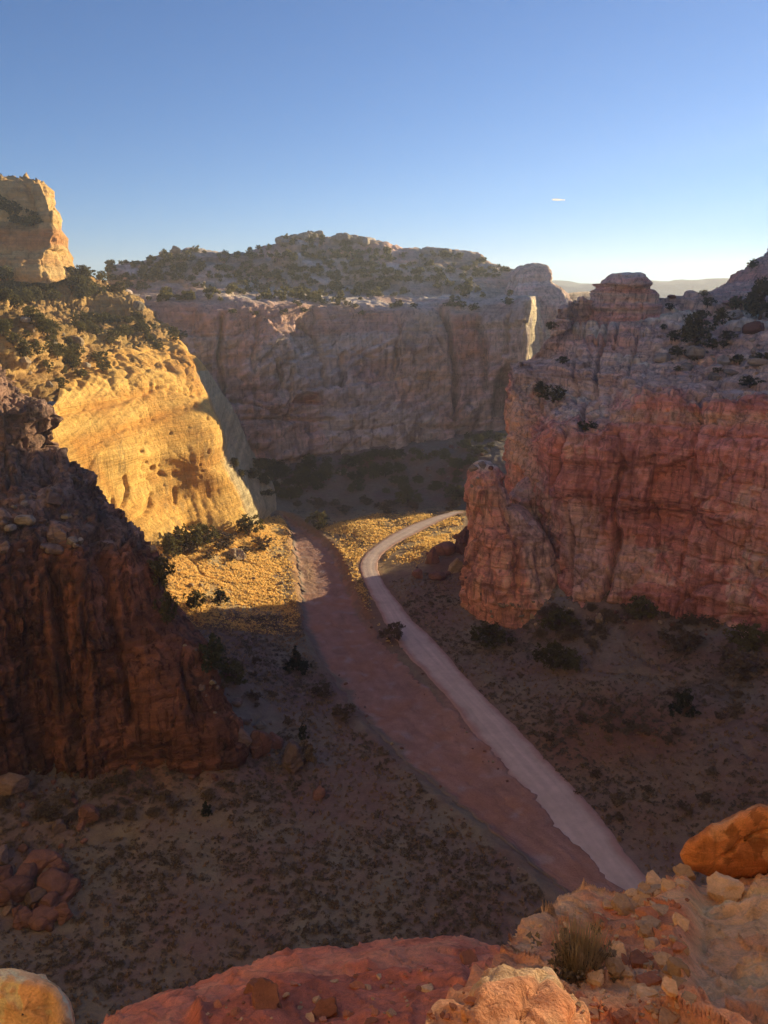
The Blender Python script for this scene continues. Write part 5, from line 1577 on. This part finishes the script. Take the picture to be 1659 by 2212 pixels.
# ---- plants
def leaf_cloud(centers, radii, per, size, rnd, up=.2):
    """many small leaf-sized triangles around clump centres"""
    n = len(centers)
    C = np.repeat(centers, per, 0)
    Rr = np.repeat(radii, per)
    d = rnd.normal(size=(n * per, 3))
    d /= np.linalg.norm(d, axis=1, keepdims=True)
    p = C + d * (Rr * rnd.uniform(.35, 1.0, n * per))[:, None] * np.array([1, 1, .8])
    a = rnd.normal(size=(n * per, 3))
    a[:, 2] += up
    a /= np.linalg.norm(a, axis=1, keepdims=True)
    b = np.cross(a, rnd.normal(size=(n * per, 3)))
    b /= np.linalg.norm(b, axis=1, keepdims=True) + 1e-9
    s = size * rnd.uniform(.6, 1.4, n * per)
    V = np.stack([p - b * s[:, None] * .5, p + b * s[:, None] * .5, p + a * s[:, None] * 1.1], 1).reshape(-1, 3)
    return V, np.arange(len(V)).reshape(-1, 3)


def crown_mesh(name, seed, shape, mat, nclump, per, size):
    rnd = np.random.default_rng(seed)
    cs, rs = [], []
    while len(cs) < nclump:
        p = rnd.uniform(-1, 1, 3)
        z = (p[2] + 1) / 2
        if shape == 'cone':
            lim = .52 * (1 - z) ** .75 * (.8 + .3 * math.sin(9 * z + seed)) + .04
        else:
            lim = .62 * math.sqrt(max(0, 1 - (2 * z - .9) ** 2 / 1.25)) * (.75 + .35 * math.sin(3 * math.atan2(p[1], p[0]) + seed) * (z > .2))
        r = math.hypot(p[0], p[1])
        if r < lim and r > lim * .25 * (rnd.random()):
            cs.append([p[0], p[1], .06 + z * .92])
            rs.append(rnd.uniform(.08, .16) * (1 if shape != 'cone' else .8))
    V, Fc = leaf_cloud(np.array(cs), np.array(rs), per, size, rnd)
    return new_mesh(name, V, Fc, mat, smooth=False)


def trunk_mesh(name, seed, h=.62):
    rnd = np.random.default_rng(seed)
    V, Fc = [], []

    def tube(p0, p1, r0, r1, n=6):
        p0, p1 = np.array(p0), np.array(p1)
        ax = p1 - p0
        ax = ax / np.linalg.norm(ax)
        u = np.cross(ax, [0.3, .9, .2])
        u /= np.linalg.norm(u)
        w = np.cross(ax, u)
        i0 = len(V)
        for p, r in ((p0, r0), ((p0 + p1) / 2 + rnd.normal(size=3) * .015, (r0 + r1) / 2), (p1, r1)):
            for k in range(n):
                t = 2 * math.pi * k / n
                V.append(p + r * (u * math.cos(t) + w * math.sin(t)))
        for a in range(2):
            for k in range(n):
                Fc.append([i0 + a * n + k, i0 + a * n + (k + 1) % n, i0 + (a + 1) * n + (k + 1) % n, i0 + (a + 1) * n + k])
    tube([0, 0, -.12], [rnd.normal() * .03, rnd.normal() * .03, h], .06, .02)
    for k in range(6):
        z = rnd.uniform(.12, .45)
        a = rnd.uniform(0, 6.28)
        L = rnd.uniform(.18, .34)
        tube([0, 0, z], [L * math.cos(a), L * math.sin(a), z + L * .7], .03, .008, 5)
    return new_mesh(name, np.array(V), np.array(Fc), M['bark'], smooth=True)


CROWN = {'round': [crown_mesh('crown', 60 + k, 'round', M['juniper'], 56, 26, .075) for k in range(4)],
         'cone': [crown_mesh('crown', 70 + k, 'cone', M['pinyon'], 60, 26, .07) for k in range(3)],
         'bush': [crown_mesh('foliage', 80 + k, 'round', M['brush'], 40, 24, .085) for k in range(3)]}
SMALL = {'round': [crown_mesh('juniper_tree', 160 + k, 'round', M['juniper'], 34, 14, .12) for k in range(5)],
         'bush': [crown_mesh('bush', 180 + k, 'round', M['brush'], 26, 14, .12) for k in range(4)]}
TRUNK = [trunk_mesh('trunk', 90 + k) for k in range(3)]


def place_tree(px, py, hpx, shape='round', wide=1.0, label=None, group=None, parts=True, name=None, loc=None):
    if loc is None:
        loc, nor, ob = hit(px, py)
        if loc is None or ob.get('kind') != 'structure':
            return None
    q = np.array(loc) - CAM
    zc = q[1] * CP - q[2] * SP
    h = hpx / F * zc
    nm = name or {'round': 'juniper_tree', 'cone': 'pinyon_tree', 'bush': 'bush'}[shape]
    cat = {'bush': 'bush'}.get(shape, 'tree')
    ww = h * wide
    rz = random.uniform(0, 6.28)
    if parts:
        e = bpy.data.objects.new(nm, None)
        COL.objects.link(e)
        e.empty_display_size = .2
        link('crown' if shape != 'bush' else 'foliage', random.choice(CROWN[shape]), e)
        if shape != 'bush':
            link('trunk', random.choice(TRUNK), e)
        o = e
    else:
        o = link(nm, random.choice(SMALL['bush' if shape == 'bush' else 'round']))
    o.location = loc
    o.rotation_euler = (0, 0, rz)
    o.scale = (ww, ww * random.uniform(.9, 1.1), h)
    tag(o, label, cat, group)
    return o


for (px, py, h, sh, w, lab) in [
    (462, 1440, 78, 'cone', .9, 'tall dark conical tree beside the lower right edge of the left buttress'), (641, 1448, 60, 'cone', .9, 'dark conical tree standing on the near bank of the wash'),
    (446, 1760, 34, 'cone', .8, 'small dark conical tree below the left buttress'), (1476, 1543, 68, 'cone', .85, 'lone dark conical tree on the right hand flat'),
    (477, 1302, 38, 'cone', 1.0, 'small conical tree standing in the sunlit grass'), (418, 1314, 40, 'round', 1.0, 'rounded sunlit juniper at the edge of the grass gully'),
    (508, 1478, 52, 'round', 1.0, 'dark round juniper in the talus by the left buttress'), (344, 1268, 70, 'round', .8, 'tall sunlit juniper against the buttress edge'),
    (360, 1345, 70, 'round', .6, 'narrow juniper half in shade at the buttress edge'), (1058, 1392, 50, 'round', 1.5, 'broad dark juniper on the slope right of the road'),
    (1190, 1440, 58, 'round', 1.1, 'dark juniper left of a pair below the right cliff'), (1228, 1446, 46, 'round', 1.1, 'smaller dark juniper right of a pair below the right cliff'),
    (1472, 1412, 62, 'bush', 1.2, 'big grey bush on the rise below the right cliff'), (1610, 1405, 62, 'round', 1.2, 'dark juniper near the right edge under the red cliff'),
    (1592, 1464, 64, 'bush', 1.5, 'wide grey bush near the right edge of the flat'), (1385, 1335, 50, 'round', 1.2, 'dark juniper touching the base of the red cliff'),
    (1205, 1362, 52, 'round', 1.3, 'dark juniper in the hollow right of the fin'), (882, 1088, 34, 'round', 1.3, 'round juniper in shade beyond the sunlit flat'),
    (984, 1078, 34, 'round', 1.5, 'wide pair-like juniper in shade beside the far road end'), (848, 1385, 46, 'bush', 1.0, 'reddish dark bush beside the left edge of the road'),
    (695, 1503, 32, 'bush', 1.2, 'rounded grey bush on the wash bank below the conical tree'), (744, 1553, 34, 'bush', 1.3, 'grey bush on the wash bank at mid frame'),
    (660, 1650, 60, 'bush', .8, 'tall grey bush behind the rounded purplish boulder'), (655, 1592, 36, 'cone', .8, 'small dark conical tree above the purplish boulder'),
    (690, 1142, 40, 'round', 1.0, 'sunlit yellow green juniper at the top of the wash'), (540, 1152, 44, 'round', 1.0, 'sunlit juniper at the foot of the golden wall end'),
    (402, 1190, 56, 'round', 1.1, 'sunlit juniper below the middle of the golden wall'), (440, 1175, 46, 'round', 1.1, 'sunlit juniper right of the middle of the golden wall foot'),
    (372, 1200, 46, 'round', 1.0, 'sunlit juniper near the buttress under the golden wall'), (1500, 745, 66, 'round', 1.1, 'large dark juniper in the middle of the right cap'),
    (1640, 690, 90, 'round', .8, 'tall dark juniper at the right frame edge'), (1560, 700, 34, 'round', 1.0, 'dark juniper on the ledge left of the tall one'),
    (1590, 668, 30, 'round', 1.1, 'dark juniper on the upper ledge of the right cap'), (1195, 868, 34, 'round', 1.5, 'dark juniper on the shady ledge at the cliff corner'),
    (1170, 850, 26, 'round', 1.4, 'dark juniper in the notch at the cliff corner'), (1265, 930, 20, 'round', 1.9, 'low dark juniper on the rim of the red wall'),
    (1345, 655, 22, 'round', 1.4, 'green juniper at the foot of the butte'), (1520, 640, 14, 'round', 1.2, 'small skyline juniper right of the butte'),
    (1625, 580, 20, 'round', 1.0, 'juniper on the skyline of the right hill'), (1620, 835, 22, 'round', 1.9, 'low dark juniper on the cap edge at the far right'),
    (1215, 785, 16, 'round', 1.4, 'small dark juniper behind the cliff corner'), (1190, 712, 18, 'round', 1.2, 'small juniper on the upper ledge by the cliff corner'),
]:
    place_tree(px, py, h, sh, w, lab)


def trees(poly, n, h0, h1, label, group, shape='round', parts=False, wide=(1.0, 1.6), name=None):
    k = 0
    for _ in range(n):
        px, py = rnd_in(poly)
        place_tree(px, py, random.uniform(h0, h1), shape, random.uniform(*wide), label, group, parts, name)


trees([(490, 1010), (620, 1000), (700, 1000), (720, 1060), (640, 1080), (570, 1075)], 60, 10, 26, 'dark juniper in the crowded shade at the canyon bend', 'junipers at the canyon bend', 'round', True)
trees([(700, 1000), (860, 970), (1030, 945), (1085, 935), (1085, 1000), (1010, 1070), (760, 1075)], 80, 8, 22, 'dark juniper dotted on the slope below the far wall', 'junipers below the far wall', 'round', True)
trees([(0, 600), (120, 610), (175, 580), (310, 655), (300, 640), (240, 650), (120, 650), (0, 660)], 48, 14, 30, 'olive juniper on the ledges under the left peak', 'junipers under the left peak', 'round', True)
trees([(150, 680), (240, 690), (320, 690), (390, 730), (370, 760), (260, 745), (180, 740)], 36, 12, 24, 'dark juniper on the shaded ledges above the golden wall', 'junipers above the golden wall', 'round', True)
trees([(0, 640), (60, 660), (120, 700), (180, 770), (250, 790), (120, 850), (90, 800), (0, 740)], 38, 14, 34, 'sunlit juniper among the knobs of the left shelf', 'junipers on the left shelf', 'round', True)
trees([(0, 445), (60, 455), (95, 480), (60, 500), (0, 505)], 12, 14, 26, 'juniper on the ledge halfway up the left peak', 'junipers on the left peak', 'round')
trees([(1460, 660), (1659, 640), (1659, 820), (1540, 830), (1420, 790), (1400, 700)], 24, 10, 24, 'dark juniper scattered over the right cap ledges', 'junipers on the right cap', 'round', True)
trees([(330, 1180), (420, 1150), (540, 1145), (600, 1190), (560, 1220), (450, 1215), (340, 1240)], 18, 14, 28, 'sunlit shrub in the golden grass under the left wall', 'shrubs under the golden wall', 'bush', True)
trees([(1100, 1310), (1220, 1310), (1400, 1325), (1560, 1350), (1659, 1385), (1659, 1410), (1500, 1375), (1350, 1350), (1280, 1400), (1150, 1400)], 40, 10, 27, 'grey brush along the foot of the right cliff', 'brush at the right cliff foot', 'bush', True)
trees([(0, 1720), (200, 1690), (420, 1690), (480, 1720), (300, 1780), (180, 1790), (0, 1760)], 34, 10, 26, 'dark brush along the foot of the left buttress', 'brush at the left buttress foot', 'bush', True)
trees([(1050, 1400), (1300, 1480), (1659, 1480), (1659, 1720), (1440, 1860), (1330, 1780), (1150, 1560)], 34, 9, 22, 'low grey bush on the right hand flat', 'bushes on the right flat', 'bush', True)
trees([(640, 1090), (800, 1080), (1000, 1085), (1010, 1105), (830, 1112), (650, 1122)], 18, 10, 22, 'low bush in shade beyond the sunlit flat', 'bushes beyond the sunlit flat', 'bush', True)
trees([(400, 1400), (560, 1420), (640, 1560), (600, 1600), (470, 1480)], 18, 9, 22, 'dark bush in the talus right of the left buttress', 'bushes in the left talus', 'bush', True)
trees([(480, 655), (1020, 648), (1100, 640), (1100, 665), (930, 680), (480, 690)], 22, 9, 18, 'small tree on the slickrock rim of the far wall', 'trees on the far rim', 'round')


# the wooded upper slope of the far mesa: past counting, one mass
def woodland():
    Vs, Fs, n0 = [], [], 0
    poly = [(170, 578), (215, 552), (350, 540), (490, 548), (560, 528), (650, 510), (790, 525), (870, 550), (960, 550), (1080, 566), (1125, 600), (1120, 640), (700, 650), (330, 652), (260, 630)]
    rnd = np.random.default_rng(77)
    k = 0
    for _ in range(1500):
        px, py = rnd_in(poly)
        if fbm(np.array([[px * .012, py * .05, 3.3]]), 2, 900)[0] < -.32 + .25 * (py > 612):
            continue
        loc, nor, ob = hit(px, py)
        if math.sin(py * .42 + 1.5 * math.sin(px * .013)) < -.25 and rnd.random() < .75:
            continue
        if loc is None or ob.get('kind') != 'structure':
            continue
        h = rnd.uniform(1.1, 2.7)
        m = 16
        cs = rnd.normal(size=(m, 3)) * np.array([.24, .24, .2]) + np.array([0, 0, .5])
        V, Fc = leaf_cloud(cs, np.full(m, .2), 8, .28, rnd)
        V = V * np.array([h * 1.15, h * 1.15, h]) + np.array(loc)
        Vs.append(V)
        Fs.append(Fc + n0)
        n0 += len(V)
    me = new_mesh('woodland', np.concatenate(Vs), np.concatenate(Fs), M['juniper'], smooth=False)
    tag(link('woodland', me), 'dark juniper woodland covering the top of the far mesa', 'woodland', None, 'stuff')


woodland()


# ground cover
def ground_cover(name, poly_list, n, h0, h1, mat, label, cat, per, seed, size, dens=None, flatten=1.0, edge=0):
    rnd = np.random.default_rng(seed)
    pts = []
    for poly, share in poly_list:
        wp = [G(px, py, 2)[:2] for px, py in poly]
        wp = [tuple(p) for p in wp]
        xs, ys = [p[0] for p in wp], [p[1] for p in wp]
        k = int(n * share * (max(xs) - min(xs)) * (max(ys) - min(ys)))
        q = np.stack([rnd.uniform(min(xs), max(xs), k), rnd.uniform(min(ys), max(ys), k)], 1)
        q = q[in_poly(q[:, 0], q[:, 1], wp)]
        if dens is not None:
            q = q[rnd.random(len(q)) < dens(q)]
        if edge > 0:
            ds = seg_dist(q[:, 0], q[:, 1], wp + [wp[0]]) + 3.0 * fbm(np.stack([q[:, 0] * .15, q[:, 1] * .15, q[:, 0] * 0], 1), 2, 35)
            q = q[rnd.random(len(q)) < sstep(-1, edge, ds)]
        pts.append(q)
    q = np.concatenate(pts)
    z, sr, sw = ground_h(q[:, 0], q[:, 1])
    keep = (sr > .7 + .8 * rnd.random(len(q))) & (sw > .5 + .9 * rnd.random(len(q)))
    q, z = q[keep], z[keep]
    n = len(q)
    h = h0 * (h1 / h0) ** (rnd.random(n) ** 1.6)
    C = np.repeat(np.stack([q[:, 0], q[:, 1], z], 1), per, 0)
    H = np.repeat(h, per)
    d = rnd.normal(size=(n * per, 3))
    d[:, 2] = np.abs(d[:, 2]) * .8
    d /= np.linalg.norm(d, axis=1, keepdims=True)
    rad = rnd.uniform(.3, 1, n * per)
    p = C + d * (H * rad)[:, None] * np.array([.75, .75, .8 * flatten])
    a = (d if 'grass' not in name else np.array([0, 0, 1.0]) + .35 * d) + rnd.normal(size=d.shape) * (.5 if 'grass' not in name else .25)
    a /= np.linalg.norm(a, axis=1, keepdims=True)
    b = np.cross(a, rnd.normal(size=d.shape))
    b /= np.linalg.norm(b, axis=1, keepdims=True) + 1e-9
    s = H * size
    V = np.stack([p - b * s[:, None] * .5, p + b * s[:, None] * .5, p + a * s[:, None]], 1).reshape(-1, 3)
    me = new_mesh(name, V, np.arange(len(V)).reshape(-1, 3), mat, smooth=False)
    return tag(link(name, me), label, cat, None, 'stuff')


LEFTF = [(-40, 1760), (250, 1700), (480, 1700), (640, 1560), (700, 1490), (830, 1600), (1050, 1790), (1220, 1940), (1250, 2060), (900, 2200), (300, 2330), (-60, 2330)]
LEFTU = [(385, 1360), (640, 1310), (660, 1380), (730, 1490), (640, 1570), (480, 1480)]
RIGHTF = [(830, 1250), (1000, 1240), (1100, 1300), (1400, 1330), (1680, 1390), (1680, 1900), (1450, 1900), (1250, 1700), (1050, 1500), (880, 1340)]
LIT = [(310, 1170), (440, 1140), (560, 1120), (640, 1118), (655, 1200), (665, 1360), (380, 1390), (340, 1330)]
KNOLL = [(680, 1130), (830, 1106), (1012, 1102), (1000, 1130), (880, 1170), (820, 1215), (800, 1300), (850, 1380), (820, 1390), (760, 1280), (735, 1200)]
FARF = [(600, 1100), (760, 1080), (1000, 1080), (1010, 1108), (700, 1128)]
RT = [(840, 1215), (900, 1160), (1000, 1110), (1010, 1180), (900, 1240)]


def dn(q):
    return np.clip(.55 + 1.5 * fbm(np.stack([q[:, 0] * .07, q[:, 1] * .07, q[:, 0] * 0], 1), 3, 33), .05, 1)


def dn2(q):
    return np.clip(.5 - 1.3 * fbm(np.stack([q[:, 0] * .07, q[:, 1] * .07, q[:, 0] * 0], 1), 3, 33), .08, 1)


ground_cover('sagebrush', [(LEFTF, 3.4), (LEFTU, 2.4), (RIGHTF, 2.4), (FARF, .6), (LIT, .25), (KNOLL, .3)], 1, .16, .62, M['sage'], 'grey sagebrush dotting the shaded canyon floor', 'sagebrush', 26, 500, .42, dn)
ground_cover('dark_brush', [(LEFTF, .5), (LEFTU, .4), (RIGHTF, .3), (LIT, .05), (KNOLL, .06)], 1, .25, .8, M['brush'], 'dark low brush dotting the shaded canyon floor', 'brush', 30, 501, .4, dn)
ground_cover('lit_tone_grass', [(LIT, 34), (KNOLL, 28), (RT, 22)], 1, .14, .42, M['grass'], 'bunchgrass on the sunlit canyon floor, sun painted into its bright colour', 'grass', 8, 502, .75, dn2, 1.0, 7)
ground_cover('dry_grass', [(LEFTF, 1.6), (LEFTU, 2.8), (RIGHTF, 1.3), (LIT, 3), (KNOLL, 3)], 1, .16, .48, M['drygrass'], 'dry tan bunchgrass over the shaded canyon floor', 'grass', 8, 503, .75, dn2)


# the grass tuft on the near ledge: a fan of thin dry stems
def tuft():
    loc, nor, ob = hit(1255, 2088)
    e = bpy.data.objects.new('grass_tuft', None)
    COL.objects.link(e)
    e.location = loc
    e.empty_display_size = .1
    rnd = np.random.default_rng(8)
    V, Fc = [], []
    for k in range(900):
        a = rnd.uniform(0, 6.28)
        lean = rnd.uniform(0, 1) ** .8 * .75
        L = rnd.uniform(.15, .30)
        r0 = rnd.uniform(0, .12)
        bx, by = r0 * math.cos(a), r0 * math.sin(a)
        a2 = a + rnd.normal() * .5
        w = .0024 * rnd.uniform(.7, 1.4)
        px_, py_ = -math.sin(a2) * w, math.cos(a2) * w
        prev = None
        for s in range(4):
            t = s / 3
            rr = L * (lean * t * (1 - .25 * t))
            z = L * t * math.sqrt(max(.1, 1 - (lean * .8) ** 2)) + .02 * math.sin(t * 5 + k)
            c = np.array([bx + rr * math.cos(a2), by + rr * math.sin(a2), z - .02])
            ww = 1 - .7 * t
            i = len(V)
            V.append(c - np.array([px_, py_, 0]) * ww)
            V.append(c + np.array([px_, py_, 0]) * ww)
            if prev is not None:
                Fc.append([prev, prev + 1, i + 1, i])
            prev = i
    link('stems', new_mesh('stems', np.array(V), np.array(Fc), M['tuft'], smooth=False), e)
    cs = rnd.normal(size=(60, 3)) * np.array([.09, .09, .03]) + np.array([0, 0, .05])
    V2, F2 = leaf_cloud(cs, np.full(60, .05), 14, .03, rnd)
    link('base_leaves', new_mesh('base_leaves', V2, F2, M['brush'], smooth=False), e)
    tag(e, 'bushy dry yellow grass tuft on the tan ledge', 'grass tuft')


tuft()


# ------------------------------------------------------------------ contrail, haze, sky, light
def contrail():
    a, b = at(1192, 431, 5200), at(1221, 432, 5230)
    K, n = 10, 24
    V = []
    for k in range(n):
        t = k / (n - 1)
        c = a * (1 - t) + b * t
        r = (3.0 + 3.4 * math.sin(math.pi * min(1, t * 1.2 + .1)) ** .7) * (1 + .2 * math.sin(k * 2.1))
        if k in (0, n - 1):
            r = .4
        for j in range(K):
            t2 = 2 * math.pi * j / K
            V.append(c + np.array([0, r * math.cos(t2), r * math.sin(t2)]))
    Fc = []
    for k in range(n - 1):
        for j in range(K):
            Fc.append([k * K + j, k * K + (j + 1) % K, (k + 1) * K + (j + 1) % K, (k + 1) * K + j])
    m = bpy.data.materials.new('contrail_vapour')
    m.use_nodes = True
    nt = m.node_tree
    b_ = nt.nodes.new('ShaderNodeBsdfTranslucent')
    b_.inputs['Color'].default_value = (.95, .95, .95, 1)
    tr = nt.nodes.new('ShaderNodeBsdfTransparent')
    mx = nt.nodes.new('ShaderNodeMixShader')
    mx.inputs[0].default_value = .7
    nt.links.new(tr.outputs[0], mx.inputs[1])
    nt.links.new(b_.outputs[0], mx.inputs[2])
    nt.links.new(mx.outputs[0], nt.nodes['Material Output'].inputs['Surface'])
    o = link('contrail', new_mesh('contrail', np.array(V), np.array(Fc), m))
    tag(o, 'short white contrail streak low in the blue sky', 'contrail')


contrail()


def haze(density):
    bm = bmesh.new()
    bmesh.ops.create_cube(bm, size=1)
    me = bpy.data.meshes.new('haze')
    bm.to_mesh(me)
    bm.free()
    m = bpy.data.materials.new('haze_air')
    m.use_nodes = True
    nt = m.node_tree
    nt.nodes.remove(nt.nodes['Principled BSDF'])
    v = nt.nodes.new('ShaderNodeVolumePrincipled')
    v.inputs['Color'].default_value = (.76, .84, 1.0, 1)
    v.inputs['Density'].default_value = density
    v.inputs['Anisotropy'].default_value = 0.35
    nt.links.new(v.outputs[0], nt.nodes['Material Output'].inputs['Volume'])
    me.materials.append(m)
    o = link('haze', me)
    x0, x1, y0, y1, z0, z1 = -2060, 2060, -200, 2300, -6, 168
    o.location = ((x0 + x1) / 2, (y0 + y1) / 2, (z0 + z1) / 2)
    o.scale = (x1 - x0, y1 - y0, z1 - z0)
    tag(o, 'pale blue haze filling the canyon', 'haze', None, 'stuff')


HAZE = 0.0003
if HAZE > 0:
    haze(HAZE)

w = bpy.data.worlds.new('World')
SC.world = w
w.use_nodes = True
nt = w.node_tree
bg = nt.nodes['Background']
sky = nt.nodes.new('ShaderNodeTexSky')
sky.sky_type = 'NISHITA'
sky.sun_disc = False
sky.sun_elevation = SUN_EL
sky.sun_rotation = SUN_AZ
sky.altitude = 1600
sky.air_density = 1.0
sky.dust_density = 0.0
sky.ozone_density = 6.0
nt.links.new(sky.outputs[0], bg.inputs['Color'])
bg.inputs['Strength'].default_value = 0.064

L = bpy.data.lights.new('sun', 'SUN')
L.energy = 5.0
L.angle = R(0.5)
L.color = (1.0, .77, .42)
so = bpy.data.objects.new('sun', L)
COL.objects.link(so)
sd = Vector((math.sin(SUN_AZ) * math.cos(SUN_EL), math.cos(SUN_AZ) * math.cos(SUN_EL), math.sin(SUN_EL)))
so.rotation_euler = sd.to_track_quat('Z', 'Y').to_euler()
so.location = (200, 200, 300)

cd = bpy.data.cameras.new('camera')
cd.sensor_fit = 'VERTICAL'
cd.sensor_height = 36.0
cd.lens = 36.0 * F / 2212.0
cd.clip_start = .1
cd.clip_end = 20000
co = bpy.data.objects.new('camera', cd)
COL.objects.link(co)
co.location = CAM
co.rotation_euler = (math.pi / 2 - PITCH, 0, 0)
SC.camera = co

SC.view_settings.view_transform = 'Standard'
SC.view_settings.look = 'None'
SC.view_settings.exposure = 1.25
SC.view_settings.gamma = 1.0
SC.cycles.use_denoising = True
SC.cycles.max_bounces = 8
SC.cycles.diffuse_bounces = 6
SC.cycles.volume_bounces = 1
SC.cycles.transparent_max_bounces = 8
